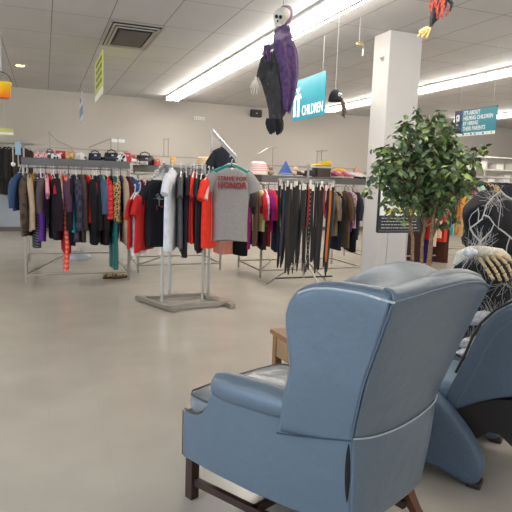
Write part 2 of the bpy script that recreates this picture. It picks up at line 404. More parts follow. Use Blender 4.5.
def wing_chair():
    a = R_(114)
    F = Vector((math.cos(a), math.sin(a), 0)); Lf = Vector((-F.y, F.x, 0))
    c = Vector((0.618, 2.359, 0)) - F*0.40 - Lf*0.31
    t = empty('wing_chair', c, a, 'blue leather wing chair in the foreground, seen from behind, on square dark wooden legs', 'armchair')
    XB = [(0.20, -0.465), (0.60, -0.485), (0.85, -0.555), (1.15, -0.66)]     # outer back face
    HB = [(0.20, 0.26), (0.58, 0.305), (0.80, 0.35), (1.00, 0.37), (1.15, 0.392)]   # half width at the rear corners
    XF = [(0.50, -0.165), (0.62, -0.175), (0.80, -0.215), (0.92, -0.20), (1.0, -0.178), (1.07, -0.19), (1.2, -0.24)]
    HF = [(0.50, 0.362), (0.8, 0.36), (1.1, 0.375)]
    def U(s, z):
        """outer surface of the wings and back: s -1..1 from left wing front round to right wing front"""
        xb, hb, xf, hf = interp(XB, z), interp(HB, z), smooth_interp(XF, z), interp(HF, z)
        sg = -1 if s < 0 else 1; q = abs(s)
        if q >= 0.5:
            k = (q-0.5)/0.5
            x = lerp(xb+0.02, xf, k); y = lerp(hb, hf, k) - 0.012*math.sin(PI*k)
        else:
            k = q/0.5
            x = xb + 0.02*k**6 - 0.012*(1-k*k); y = hb*k
        return Vector((x, -sg*y, z)) if s != 0 else Vector((xb-0.012, 0, z))
    def ztop(s):
        return ztop0(s) - (0.048*min(1, max(0, s)/0.5)**1.5 if s > 0 else 0)
    def ztop0(s):
        q = abs(s)
        if q >= 0.5:
            k = (q-0.5)/0.5
            return interp([(0, 1.128), (0.3, 1.135), (0.6, 1.13), (0.78, 1.115), (0.9, 1.085), (0.97, 1.04), (1.0, 0.985)], k)
        return interp([(0, 1.150), (0.5, 1.148), (0.8, 1.138), (1.0, 1.128)], q/0.5)
    def ribbon(svals, zb, zt_f, thick, name, m, nv=14):
        rings = []
        for s in svals:
            e = 0.01
            zt = zt_f(s); out = []
            for i in range(nv+1):
                z = lerp(zb, zt, i/nv); out.append(U(s, z))
            rt = []
            for p in out: rt.append(p)
            th = thick(s)
            def nrm(z):
                d = U(min(1, s+e), z) - U(max(-1, s-e), z); n = Vector((-d.y, d.x, 0)).normalized()
                return -n if n.dot(Vector((-0.15, 0, z)) - U(s, z)) < 0 else n
            top = out[-1]; n = nrm(zt)
            arc = [top + n*th*(0.5-0.5*math.cos(PI*k/5)) + Vector((0, 0, 0.5*th*math.sin(PI*k/5)*0.8)) for k in range(1, 5)]
            inn = [out[i] + nrm(out[i].z)*th for i in range(nv, -1, -1)]
            rings.append(out + arc + inn)
        b = MB(); b.loft(rings, cap=True)
        return b.build(name, m, t, sub=1)
    sv_l = [-1.0, -0.985, -0.95, -0.9, -0.82, -0.74, -0.66, -0.58, -0.52, -0.5]
    wl = ribbon(sv_l, 0.53, ztop, lambda s: 0.075 if s < -0.6 else 0.085, 'wing', LEA)
    wr = ribbon([-s for s in sv_l], 0.53, ztop, lambda s: 0.075, 'wing', LEA)
    bk = ribbon([-0.5, -0.49, -0.45, -0.35, -0.2, -0.08, 0.08, 0.2, 0.35, 0.45, 0.49, 0.5], 0.50, ztop, lambda s: 0.10, 'back_panel', LEA)
    # lower back panel (hangs just outside the frame)
    rings = []
    for s in (-0.5, -0.47, -0.4, -0.2, 0, 0.2, 0.4, 0.47, 0.5):
        zb = 0.225; zt = 0.600 - 0.028*(1-(2*s)**2)
        o_, i_ = [], []
        for i in range(9):
            z = lerp(zb, zt, i/8); p = U(s, z); p.x -= 0.005 + 0.006*math.sin(PI*i/8); o_.append(p); i_.append(p + Vector((0.10, 0, 0)))
        rings.append(o_ + i_[::-1])
    MB().loft(rings).build('lower_back_panel', LEA, t, bevel=0.004)
    # welts
    def welt(pts, r, m, name='piping'): MB().tube(pts, r, 6).build(name, m, t)
    off = Vector((-0.004, 0, 0))
    for sg in (-1, 1):
        welt([U(sg*0.5, lerp(0.22, 1.125, k/16)) + Vector((0.002, sg*-0.001, 0)) for k in range(17)], 0.0028, WELTB)
    welt([U(s, 0.60 - 0.028*(1-(2*s)**2)) + Vector((-0.007, 0, 0)) for s in [-0.5+k/16 for k in range(17)]], 0.0035, WELT)
    welt([U(s, ztop(s)+0.002) + Vector((0.002, 0, 0.002)) for s in [-0.5+k/16 for k in range(17)]], 0.004, WELTB)
    welt([U(s, ztop(s)+0.004) + Vector((0.0, 0, 0.0)) for s in [-0.94+0.44*k/14 for k in range(15)]], 0.0042, WELT)
    welt([U(s, ztop(s)+0.004) + Vector((0.0, 0, 0.0)) for s in [0.94-0.44*k/14 for k in range(15)]], 0.0042, WELTB)
    # torn seam at the near rear corner
    g = MB(); pts = [U(-0.5, lerp(0.33, 0.575, k/10)) + Vector((0.012, 0.004, 0)) for k in range(11)]
    g.tube(pts, [0.001+0.011*math.sin(PI*k/10)**0.7 for k in range(11)], 8, flat=0.4).build('torn_seam', mat('tear_dark', (14, 13, 14), rough=0.9), t)
    sc = MB(); q0 = U(-0.5, 1.125)
    rnd = random.Random(3)
    for k in range(10):
        q = U(-0.5-0.012*k, ztop(-0.5-0.012*k)) + Vector((0, rnd.uniform(-0.004, 0.004), 0.004)); sc.ball(q, (rnd.uniform(0.004, 0.010), 0.004, 0.004), 6, 4)
    sc.build('scuffed_corner', mat('scuff_white', (205, 200, 190), rough=0.9), t)
    # inside back cushion with the soft crown
    rings = []
    for z, x0, x1, hw in ((0.50, -0.40, -0.24, 0.25), (0.6, -0.44, -0.20, 0.27), (0.75, -0.47, -0.20, 0.28), (0.9, -0.52, -0.22, 0.30), (1.02, -0.56, -0.25, 0.31), (1.12, -0.61, -0.30, 0.325), (1.165, -0.64, -0.33, 0.35), (1.20, -0.635, -0.38, 0.35), (1.218, -0.60, -0.44, 0.31)):
        n = 28; rg = []
        for k in range(n):
            an = 2*PI*k/n; cx, cs = math.cos(an), math.sin(an)
            e = 0.45
            y = hw*math.copysign(abs(cx)**e, cx); dz = 0
            if z > 1.1 and y < 0: y *= 1.13
            if z > 1.1: dz = -(z-1.10)*(0.75 if y > 0 else 0.6)*(y/hw)**2 - (0.012*(y/hw)**2 if y < 0 else 0) 
            rg.append(Vector(((x0+x1)/2 + (x1-x0)/2*math.copysign(abs(cs)**0.6, cs), y, z+dz)))
        rings.append(rg)
    MB().loft(rings).build('back_cushion', mat('grey_blue_crown', (90, 102, 113), rough=0.42, bump=0.25, scale=10, var=0.05), t, sub=1)
    # side panels
    for sg in (1, -1):
        PR = [(0.415, 0.203, 0.425), (0.405, 0.203, 0.432), (0.37, 0.203, 0.428), (0.33, 0.203, 0.432), (0.29, 0.203, 0.455), (0.26, 0.203, 0.50), (0.235, 0.203, 0.56), (0.20, 0.203, 0.60), (0.0, 0.203, 0.60), (-0.2, 0.203, 0.58), (-0.35, 0.215, 0.585), (-0.462, 0.222, 0.60)]
        rings = []
        for X, z0, z1 in PR:
            k = max(0, min(1, (0.2-X)/0.65))
            xx0 = X if X > -0.4 else -0.42
            o_, i_ = [], []
            for i in range(7):
                z = lerp(z0, z1, i/6); hw = lerp(0.342, interp(HB, z), k**1.6)+0.002*math.sin(PI*i/6)
                xx = X + (0.015*(1-i/6) if X < -0.4 else 0)
                o_.append(Vector((xx, sg*hw, z))); i_.append(Vector((xx, sg*(hw-0.075), z)))
            rings.append(o_ + i_[::-1])
        MB().loft(rings).build('side_panel', LEA, t, bevel=0.008)
        # rolled arm
        arm = MB(); path = [Vector((lerp(0.205, -0.212, k/8), sg*(0.322-0.036*k/8), 0.612+0.012*k/8)) for k in range(9)]
        rr = [0.052, 0.062, 0.064, 0.064, 0.064, 0.064, 0.062, 0.06, 0.058]
        path[0] += Vector((0.0, 0, 0)); arm.tube([path[0]+Vector((0.012, 0, 0))] + path, [0.03] + rr, 20)
        arm.build('arm', LEA, t)
        # nail head trim
        nl = MB()
        for i in range(26):
            z = lerp(0.215, 0.425, i/25); nl.ball((0.418, sg*0.340, z), 0.0045, 6, 4)
        for i in range(16):
            X = lerp(0.405, 0.245, i/15); z = interp([(0.235, 0.555), (0.26, 0.50), (0.29, 0.46), (0.33, 0.437), (0.37, 0.433), (0.405, 0.437)], X)
            nl.ball((X, sg*0.338, z+0.002), 0.0045, 6, 4)
        nl.build('nail_head_trim', mat('aged_brass', (120, 104, 84), rough=0.4, metal=0.7), t)
    # front rail and deck
    fr = MB(); fr.box((0.392, 0, 0.315), (0.04, 0.54, 0.22)); fr.build('front_rail', LEA, t, bevel=0.01)
    dk = MB(); dk.box((0.0, 0, 0.30), (0.75, 0.50, 0.17)); dk.build('seat_deck', LEA, t, bevel=0.01)
    # seat cushion (T shaped)
    cu = MB(); rings = []
    for z, ins in ((0.395, 0.03), (0.41, 0.008), (0.45, 0.0), (0.485, 0.0), (0.512, 0.012), (0.525, 0.05)):
        o_ = [(-0.30, 0.25), (0.20, 0.262), (0.235, 0.27), (0.255, 0.325), (0.29, 0.335), (0.40, 0.325), (0.43, 0.29), (0.445, 0.1)]
        pts = [(x, y) for x, y in o_] + [(x, -y) for x, y in reversed(o_)]
        rings.append([Vector((x - ins*(1 if x > 0 else -1), y*(1-ins/0.33), z)) for x, y in pts])
    cu.loft(rings).build('seat_cushion', SEATL, t, sub=2)
    welt([Vector((x, y, 0.508)) for x, y in ((-0.25, 0.258), (0.19, 0.262), (0.235, 0.272), (0.258, 0.322), (0.29, 0.33), (0.385, 0.32), (0.42, 0.285), (0.435, 0.1), (0.435, -0.1), (0.42, -0.285), (0.385, -0.32), (0.29, -0.33))], 0.005, mat('dark_welt', (60, 66, 72)))
    welt([U(-1+0.5*k/12, 0.532+0.058*(k/12)**1.5) + Vector((0, 0.002, 0)) for k in range(13)], 0.0035, mat('crease_shade', (46, 58, 72)), 'seam')  # dark tube stands in for the shadow in the crease below the wing
    welt([U(1-0.5*k/12, 0.532+0.058*(k/12)**1.5) + Vector((0, -0.002, 0)) for k in range(13)], 0.0035, mat('crease_shade', (46, 58, 72)), 'seam')  # same painted crease shade on the right side
    # legs and stretchers
    for sg in (1, -1):
        MB().box((0.382, sg*0.31, 0.1015), (0.046, 0.046, 0.203)).build('front_leg', DARKW, t, smooth=False, bevel=0.003)
        b = MB(); b.loft([[Vector((x+dx*s, sg*y+dy*s, z)) for dx, dy in ((-1, -1), (1, -1), (1, 1), (-1, 1))] for x, y, z, s in ((-0.375, 0.245, 0.26, 0.036), (-0.385, 0.255, 0.15, 0.028), (-0.415, 0.29, 0.06, 0.023), (-0.44, 0.315, 0.0, 0.022))])
        b.build('rear_leg', BRWNW, t, smooth=False, bevel=0.003)
        MB().bar((0.375, sg*0.307, 0.085), (-0.40, sg*0.235, 0.085), 0.025, 0.034).build('stretcher', DARKW, t, smooth=False)
    MB().bar((0.02, 0.275, 0.085), (0.02, -0.275, 0.085), 0.025, 0.034).build('stretcher', DARKW, t, smooth=False)
    MB().bar((-0.385, 0.22, 0.15), (-0.385, -0.22, 0.15), 0.025, 0.034).build('stretcher', BRWNW, t, smooth=False)
    # the old frame has racked slightly sideways towards the rear
    for ch in t.children:
        for v in ch.data.vertices: v.co.y += 0.04*(v.co.x-0.30)
    return t
wing_chair()

# ================================================================== RECLINER on the right
def recliner():
    a = R_(126)
    t = empty('recliner', (1.97, 1.95, 0), a, 'blue upholstered recliner at the right edge, seen from behind with dark underside showing', 'armchair')
    arm_m = mat('slate_blue_fabric', (74, 90, 106), rough=0.6, bump=0.15, scale=120, var=0.06)
    dark = mat('dark_base', (30, 25, 23), rough=0.8)  # dark brown for the solid base below the backrest
    prof = [(0.0, 0.03), (-0.018, 0.10), (0.0, 0.17), (0.065, 0.27), (0.15, 0.36), (0.24, 0.43), (0.33, 0.48), (0.45, 0.535), (0.75, 0.55), (0.83, 0.52), (0.85, 0.44), (0.83, 0.10), (0.78, 0.075), (0.30, 0.065), (0.20, 0.055), (0.12, 0.02), (0.05, 0.006)]
    for y0 in (0.0, -0.60):
        rings = []
        cx = sum(p[0] for p in prof)/len(prof); cz = sum(p[1] for p in prof)/len(prof)
        for yy, k in ((0.0, 0.86), (-0.012, 0.95), (-0.03, 1.0), (-0.085, 1.0), (-0.103, 0.95), (-0.115, 0.86)):
            d = (1-k)*0.16
            rg = []
            for i, (x, z) in enumerate(prof):
                px, pz = prof[i-1]; nx, nz = prof[(i+1) % len(prof)]
                tx, tz = nx-px, nz-pz; l = math.hypot(tx, tz) or 1
                rg.append(Vector((x + tz/l*d, y0+yy, z - tx/l*d)))
            rings.append(rg)
        MB().loft(rings).build('arm', arm_m, t, sub=1)
        ft = MB(); ft.box((0.028, y0-0.058, 0.016), (0.07, 0.085, 0.032)); ft.build('foot', mat('brown_glide', (48, 34, 27), rough=0.5), t, bevel=0.008)
        MB().box((0.74, y0-0.058, 0.062), (0.08, 0.08, 0.124)).build('foot', mat('brown_glide', (48, 34, 27)), t, bevel=0.008)
    # backrest
    F_ = [(0.235, 0.33), (0.225, 0.42), (0.18, 0.53), (0.14, 0.64), (0.115, 0.73), (0.08, 0.81), (0.02, 0.89), (-0.06, 0.95), (-0.15, 0.975)]
    B_ = [(-0.27, 0.965), (-0.36, 0.90), (-0.37, 0.80), (-0.31, 0.62), (-0.24, 0.50), (-0.11, 0.475), (-0.02, 0.44), (0.07, 0.395), (0.14, 0.345), (0.19, 0.32)]
    prof = F_ + B_
    rings = []
    for yy, d in ((-0.122, 0.03), (-0.125, 0.012), (-0.145, 0.0), (-0.34, 0.0), (-0.50, 0.0), (-0.54, 0.03), (-0.555, 0.07)):
        rg = []
        for i, (x, z) in enumerate(prof):
            px, pz = prof[i-1]; nx, nz = prof[(i+1) % len(prof)]
            tx, tz = nx-px, nz-pz; l = math.hypot(tx, tz) or 1
            rg.append(Vector((x - tz/l*d, yy, z + tx/l*d)))
        rings.append(rg)
    # loft inset uses the profile normal; orientation is anticlockwise seen from +Y
    MB().loft(rings).build('backrest', arm_m, t, sub=1)
    MB().tube([Vector((x+0.004, -0.142, z+0.004)) for x, z in F_[2:]], 0.007, 8).build('black_trim', mat('black_welt', (18, 18, 20), rough=0.5), t)
    MB().tube([Vector((x-0.065, -0.124, z-0.045)) for x, z in F_[1:]], 0.0025, 6).build('seam', mat('seam_slate', (96, 108, 118)), t)
    MB().tube([Vector((-0.16, -0.126, 0.47)), Vector((-0.10, -0.126, 0.52)), Vector((-0.13, -0.124, 0.60))], 0.003, 6).build('seam', mat('seam_dark', (25, 25, 28)), t)
    sh = [(0.62, 0.15), (0.30, 0.15), (0.16, 0.16), (0.07, 0.19), (0.0, 0.26), (-0.05, 0.265), (-0.11, 0.22), (-0.17, 0.20), (-0.13, 0.46), (-0.02, 0.44), (0.10, 0.39), (0.30, 0.33), (0.62, 0.33)]
    MB().prism([(x, z) for x, z in sh], -0.14, -0.56, 'y').build('underside', dark, t, smooth=False)
    st = MB(); st.box((0.46, -0.36, 0.40), (0.62, 0.44, 0.15)); st.build('seat_cushion', mat('faded_blue_fabric', (96, 116, 134), rough=0.6, bump=0.1, scale=100), t, bevel=0.04)
    mt = MB(); mt.tube([(0.40, 0.012, 0.13), (0.46, 0.014, 0.10), (0.52, 0.014, 0.12)], 0.006, 6).tube([(0.42, 0.012, 0.10), (0.50, 0.014, 0.09)], 0.005, 6)
    mt.build('recline_bracket', DULL, t)
    return t
recliner()

# ================================================================== END TABLE
def end_table():
    OAK = mat('warm_oak', (124, 86, 50), rough=0.35, var=0.14, scale=7, bump=0.1)
    t = empty('end_table', (1.365, 3.20, 0), R_(4), 'wooden end table with a drawer behind the blue wing chair', 'table')
    # origin is the far left corner; the drawer side faces the aisle (-X)
    MB().box((0.27, -0.27, 0.515), (0.56, 0.56, 0.03)).build('table_top', OAK, t, smooth=False, bevel=0.006)
    for x in (0.03, 0.51):
        for y in (-0.03, -0.51):
            MB().box((x, y, 0.25), (0.05, 0.05, 0.50)).build('leg', OAK, t, smooth=False, bevel=0.004)
    MB().box((0.28, -0.27, 0.43), (0.42, 0.44, 0.13)).build('drawer_box', mat('oak_shadow', (120, 88, 58), rough=0.5), t, smooth=False)
    dr = MB().box((0.025, -0.27, 0.425), (0.03, 0.43, 0.125)).build('drawer_front', mat('oak_light', (146, 114, 80), rough=0.4, var=0.08, scale=7), t, smooth=False, bevel=0.004)
    MB().ball((-0.003, -0.27, 0.425), 0.014).build('knob', DULL, dr)
    MB().box((0.27, -0.27, 0.12), (0.44, 0.44, 0.02)).build('lower_shelf', OAK, t, smooth=False)
end_table()

# ================================================================== GARMENTS
hanger_w = mat('clear_hanger', (205, 205, 205), rough=0.25, spec=0.6)
def hanger(parent, m=None, w=0.2):
    b = MB(); pts = []
    for k in range(8):
        an = PI*1.25*k/7 - 0.2; pts.append((0.022*math.sin(an)*0.9, 0, 0.0-0.022+0.022*math.cos(an)+0.002))
    b.tube([(0, 0, -0.12)] + [(0, 0, -0.055)] + [(0.02, 0, -0.04)] + [(0.026*math.cos(q), 0, -0.026+0.026*math.sin(q)) for q in (0, 0.8, 1.57, 2.3, 3.0)], 0.005, 6)
    b.tube([(-w, 0, -0.175), (-w*0.5, 0, -0.135), (-w*0.2, 0, -0.10), (0, 0, -0.092), (w*0.2, 0, -0.10), (w*0.5, 0, -0.135), (w, 0, -0.175)], 0.009, 6)
    return b.build('hanger', m or hanger_w, parent)
def garment(name, pos, rz, L, m, label, cat, group=None, w=0.20, th=0.07, sleeve='long', flare=1.0, seed=1, folds=5, amp=0.010, sl=None, hm=None, hood=False):
    L = L - 0.03
    rnd = random.Random(seed); ph = rnd.uniform(0, 6); ph2 = rnd.uniform(0, 6); b = MB(); n = 24; rings = []
    Z = [-0.075, -0.085, -0.11, -0.145, -0.19, -0.26, -0.34] + [-0.34 - (L-0.34)*k/6 for k in range(1, 7)]
    lean = rnd.uniform(-0.02, 0.02)
    for i, z in enumerate(Z):
        t = max(0, (-z-0.15)/(L-0.15))
        if i < 4: hw = (0.055, 0.075, 0.13, w*0.96)[i]; ht = (0.018, 0.03, 0.035, 0.038)[i]
        else: hw = w*lerp(0.98, flare, t); ht = lerp(0.045, th*0.5, min(1, t*3))
        rg = []
        for k in range(n):
            an = 2*PI*k/n; cx, sn = math.cos(an), math.sin(an)
            f = amp*min(1, t*2.5)*(math.sin(folds*cx*2.2+ph+z*1.5) + 0.6*math.sin(folds*4*cx+ph2+z*3))
            rg.append(Vector((hw*math.copysign(abs(cx)**0.75, cx)*(1+0.02*math.sin(ph+z*9)), ht*math.copysign(abs(sn)**0.8, sn) + f + lean*t, z + (0.012*math.sin(3*cx+ph2) if i == len(Z)-1 else 0))))
        rings.append(rg)
    b.loft(rings)
    if sleeve != 'none':
        for sg in (-1, 1):
            dx = rnd.uniform(-0.02, 0.03)
            if sleeve == 'short': pts = [(w*0.80, 0, -0.155), (w*0.98, 0, -0.185), (w+0.045, 0, -0.25), (w+0.075, 0.0, -0.33)]; rs = [0.046, 0.056, 0.058, 0.064]; fl = 0.5
            else:
                q = sl or 0.55; yb = rnd.uniform(-0.025, 0.025)
                pts = [(w*0.82, 0, -0.16), (w*0.98, 0, -0.20), (w+0.03+dx*0.3, yb*0.3, -0.30), (w+0.035+dx, yb*0.8, -0.30-(q-0.15)*0.4), (w+0.03+dx, yb, -0.15-q), (w+0.025+dx, yb, -0.18-q)]
                rs = [0.045, 0.052, 0.052, 0.046, 0.040, 0.042]; fl = 0.85
            k = th/0.07
            b.tube([(sg*x, y, z) for x, y, z in pts], [r*min(1.25, max(0.7, k)) for r in rs], 10, flat=fl)
    if hood: b.ball((0, 0.02, -0.10), (0.10, 0.07, 0.06), 10, 6)
    b.xf(Matrix.Translation((0, 0, -0.03)))
    o = b.build(name, m, angle=70)
    o.location = pos; o.rotation_euler = (0, 0, rz)
    tag(o, label, cat, group)
    hanger(o, hm, w*0.9)
    return o
def trousers(pos, rz, L, m, label, group=None, w=0.17, seed=1, cat='trousers'):
    rnd = random.Random(seed); b = MB()
    for sg in (-1, 1):
        rings = []
        for i in range(8):
            t = i/7; z = -0.11 - t*(L-0.11); hw = lerp(w*0.52, w*0.36, t)
            cx = sg*w*lerp(0.48, 0.44+0.1*rnd.random(), t)
            rings.append([Vector((cx+hw*math.cos(2*PI*k/12), (0.035 if i else 0.02)*math.sin(2*PI*k/12) + 0.008*math.sin(z*8+seed), z)) for k in range(12)])
        b.loft(rings)
    o = b.build('trousers', m, angle=70); o.location = pos; o.rotation_euler = (0, 0, rz); tag(o, label, cat, group)
    h = MB(); h.tube([(0, 0, -0.06), (0, 0, -0.04), (0.02, 0, -0.03), (0.02, 0, -0.01), (0, 0, 0.002), (-0.018, 0, -0.012)], 0.0035, 6); h.tube([(-w, 0, -0.09), (-w*0.5, 0, -0.07), (0, 0, -0.06), (w*0.5, 0, -0.07), (w, 0, -0.09)], 0.006, 6)
    h.build('hanger', hanger_w, o)
    return o

# patterned fabrics
leopard = mat('leopard_print', (46, 33, 24), rough=0.8, kind='voronoi', scale=34, c2=(178, 142, 92))
plaid = mat('dark_plaid', (38, 36, 50), rough=0.85, kind='check', scale=14, c2=(66, 62, 84))
stripe = mat('grey_stripe', (26, 26, 30), rough=0.85, kind='stripes', scale=9, c2=(88, 88, 92))
floral = mat('pink_floral', (206, 150, 196), rough=0.85, kind='voronoi', scale=26, c2=(232, 210, 228))
knit = mat('red_teal_knit', (214, 78, 58), rough=0.9, kind='stripes', scale=5, c2=(240, 130, 110))
gold = mat('gold_print', (24, 22, 22), rough=0.8, kind='voronoi', scale=20, c2=(160, 136, 96))
pinkp = mat('pink_print', (196, 140, 154), rough=0.85, kind='check', scale=26, c2=(224, 200, 204))
satin = mat('teal_satin', (28, 106, 100), rough=0.35, bump=0.4, scale=14)
camo = mat('camo_brown', (52, 42, 34), rough=0.9, kind='noise', scale=12, c2=(84, 68, 52))

# ------------------------------------------------------------------ racks
def rack(label, x0, x1, y, zr, back=None, top=True, group=None, depth=0.0, shelf_z=None):
    """double rail clothing rack: front rail at y, feet to the back at y+depth"""
    t = empty('clothing_rack', ((x0+x1)/2, y, 0), 0, label, 'clothing rack', group)
    w = (x1-x0)/2; D = depth
    for sx in (-1, 1):
        for yy in (0, D):
            b = MB(); b.box((sx*w, yy, (zr+0.02)/2), (0.028, 0.028, zr-0.02)); b.build('leg', DULL, t, smooth=False)
        MB().bar((sx*w, 0, 0.13), (sx*w, D, 0.13), 0.022).build('side_bar', DULL, t, smooth=False)
        MB().bar((sx*w, 0, zr), (sx*w, D, zr), 0.022).build('side_bar', DULL, t, smooth=False)
    for yy in (0, D):
        MB().bar((-w, yy, 0.13), (w, yy, 0.13), 0.022).build('lower_bar', DULL, t, smooth=False)
        MB().tube([(-w-0.06, yy, zr), (w+0.06, yy, zr)], 0.014, 10).build('hanging_rail', CHROME, t)
    MB().bar((-w, 0, 0.14), (-w+0.55, D*0.9, 0.14), 0.022).build('brace', DULL, t, smooth=False)
    if shelf_z:
        MB().box((0, 0.22, shelf_z-0.05), (2*w+0.04, 0.40, 0.10)).build('top_shelf', SHELF_G, t, smooth=False, bevel=0.004)
        for sx in (-1, 1): MB().bar((sx*w, 0.40, zr), (sx*w, 0.40, shelf_z+0.16), 0.022).build('upright', DULL, t, smooth=False)
        MB().bar((-w-0.05, 0.40, shelf_z+0.15), (w+0.05, 0.40, shelf_z+0.15), 0.022).build('guard_rail', DULL, t, smooth=False)
    return t
YA = 7.72
rack('chrome clothing rack at the left, crowded with coats, bags on its top shelf', -0.25, 1.08, YA, 1.55, depth=2.0, shelf_z=1.66)
rack('chrome clothing rack mostly hidden behind the T-shirt stand', 1.30, 2.60, 8.3, 1.50, depth=0.9, shelf_z=1.63)
rack('chrome clothing rack with children\'s clothes behind the belt display', 3.0, 4.75, 7.55, 1.42, depth=1.0, shelf_z=1.545)

GA = 'coats and dresses on the left rack'
rackA = [  # px, bottom, kind, material, rz offset, thickness, sleeve, label tail
 (20, 211, 'jacket', cloth((52, 72, 104)), -22, .08, 'long', 'faded blue denim jacket, leftmost on the left rack, sleeve sticking out'),
 (27, 237, 'coat', camo, -10, .10, 'long', 'brown mottled long coat second from the left end of the left rack'),
 (29, 232, 'cardigan', cloth((176, 152, 128)), 4, .05, 'long', 'beige long cardigan in front of the brown mottled coat'),
 (34, 226, 'blouse', cloth((128, 98, 42)), 0, .04, 'none', 'thin mustard blouse between the beige cardigan and the purple dress'),
 (36, 249, 'dress', stripe, 8, .08, 'none', 'black and grey striped long dress hanging below the purple dress'),
 (41, 241, 'dress', cloth((92, 48, 134)), 2, .10, 'none', 'bright purple long dress on the left rack'),
 (46.5, 199, 'shirt', cloth((214, 150, 158)), 3, .05, 'short', 'pale pink shirt beside the purple dress'),
 (49, 216, 'jacket', stripe.copy() if False else cloth((84, 72, 74)), -24, .07, 'long', 'grey brown pinstripe blazer with its sleeve swung left'),
 (51, 196, 'shirt', cloth((178, 28, 58)), 10, .05, 'short', 'crimson short sleeved shirt behind the pinstripe blazer'),
 (54, 239, 'coat', cloth((27, 24, 27)), 6, .10, 'long', 'black coat between the crimson shirt and the cream jacket'),
 (58, 241, 'coat', cloth((36, 20, 32)), 0, .08, 'long', 'dark aubergine coat left of the cream jacket'),
 (61, 212, 'jacket', cloth((204, 190, 164)), -4, .06, 'long', 'cream jacket on a white hanger on the left rack'),
 (64.5, 253, 'dress', cloth((182, 30, 38)), 4, .09, 'none', 'long red dress, longest beside the turquoise cardigan'),
 (66, 271, 'trousers', knit, 0, .12, 'none', 'orange red patterned trousers hanging lowest under the red dress'),
 (69.5, 233, 'cardigan', cloth((44, 168, 190)), 8, .08, 'none', 'turquoise long cardigan on the left rack'),
 (72, 246, 'coat', cloth((26, 24, 30)), -4, .10, 'long', 'black coat hanging below the plum padded jacket'),
 (73, 214, 'jacket', cloth((80, 54, 74)), -16, .11, 'long', 'plum padded jacket with a puffy sleeve'),
 (77, 243, 'coat', plaid, 2, .09, 'long', 'dark plaid coat right of the plum padded jacket'),
 (83, 242, 'coat', cloth((78, 64, 62)), 2, .09, 'long', 'taupe brown coat between the plaid coat and the red jacket'),
 (89, 222, 'jacket', cloth((208, 38, 34)), 14, .13, 'long', 'bright red sports jacket with a round black and white sleeve patch'),
 (94, 244, 'coat', cloth((22, 22, 25)), -4, .11, 'long', 'black coat directly right of the red sports jacket'),
 (98, 242, 'coat', cloth((31, 31, 36)), 0, .09, 'long', 'charcoal coat left of the grey blue jacket'),
 (102, 216, 'jacket', cloth((72, 92, 116)), 6, .08, 'long', 'grey blue light jacket on the left rack'),
 (104.5, 222, 'shirt', cloth((104, 158, 136)), 0, .05, 'long', 'mint green shirt between the grey blue jacket and red puffer'),
 (107, 246, 'coat', cloth((34, 24, 26)), 2, .11, 'long', 'black brown coat hanging below the red puffer'),
 (108.5, 221, 'jacket', mat('red_puffer', (200, 32, 30), rough=0.45, bump=1.0, kind='stripes', scale=5), 0, .09, 'long', 'red quilted puffer jacket on the left rack'),
 (113, 222, 'coat', cloth((60, 38, 34)), 0, .06, 'long', 'dark brown jacket squeezed between the red puffer and leopard print'),
 (115, 270, 'trousers', satin, 4, .14, 'none', 'shiny teal satin trousers hanging low near the right end'),
 (117, 239, 'blouse', cloth((32, 48, 120)), 0, .10, 'none', 'royal blue top below the leopard print blouse'),
 (119, 223, 'blouse', leopard, -8, .10, 'long', 'leopard print blouse on the left rack'),
 (122.5, 212, 'jacket', cloth((38, 42, 92)), 0, .05, 'none', 'navy top between leopard print blouse and beige coat'),
 (125, 244, 'coat', cloth((170, 150, 122)), 4, .07, 'long', 'beige trench coat near the right end of the left rack'),
 (130, 247, 'coat', cloth((70, 22, 36)), 6, .08, 'long', 'maroon coat at the right end of the left rack'),
 (132, 225, 'jacket', cloth((48, 74, 124)), 24, .10, 'long', 'blue denim shirt, last on the left rack beside the red T-shirt'),
]
rndA = random.Random(5)
hg = [hanger_w, mat('white_hanger', (226, 226, 224), rough=0.4), mat('blk_hanger', (30, 30, 32), rough=0.4), mat('tan_hanger', (200, 180, 150), rough=0.4)]
for i, (px, bot, kind, m, off, th, slv, lab) in enumerate(rackA):
    P = at_y(px, 168, YA); Zr = 1.55 + 0.014
    Yf = YA - 0.20
    zb = at_y(px, bot, Yf).z; L = Zr - zb
    X = at_y(px, 200, Yf).x
    bright = any(q in lab for q in ('purple long', 'long red dress', 'turquoise', 'red sports', 'leopard print blouse on', 'quilted', 'cream jacket', 'beige long', 'pinstripe', 'plum padded', 'pale pink', 'grey blue light', 'satin', 'orange red patterned'))
    dy = -0.07 if bright else 0.0
    if bright: th *= 1.15
    if kind == 'trousers':
        trousers((X, YA, Zr), R_(90+off), L, m, lab, GA, w=0.2-dy, seed=i)
    else:
        garment(kind, (X, YA, Zr), R_(90+off), L, m, lab, kind, GA, w=rndA.uniform(0.175, 0.195)-dy*0.6, th=th, sleeve=slv, flare=rndA.uniform(0.95, 1.1), seed=i+10, sl=min(0.6, L-0.25), amp=0.006, hm=hg[i % 4])
red_jacket = [o for o in COL.objects if o.get('label', '').startswith('bright red sports')][0]
pb = MB(); 
pb.tube([(-0.285, 0.01, -0.56), (-0.302, 0.01, -0.56)], [0.05, 0.05], 16).build('sleeve_patch', mat('black_patch', (18, 18, 20)), red_jacket)
pb = MB(); pb.ball((-0.303, 0.01, -0.565), (0.006, 0.035, 0.022), 10, 6).ball((-0.303, 0.01, -0.54), (0.006, 0.02, 0.02), 8, 5)
pb.build('patch_emblem', WT, red_jacket)

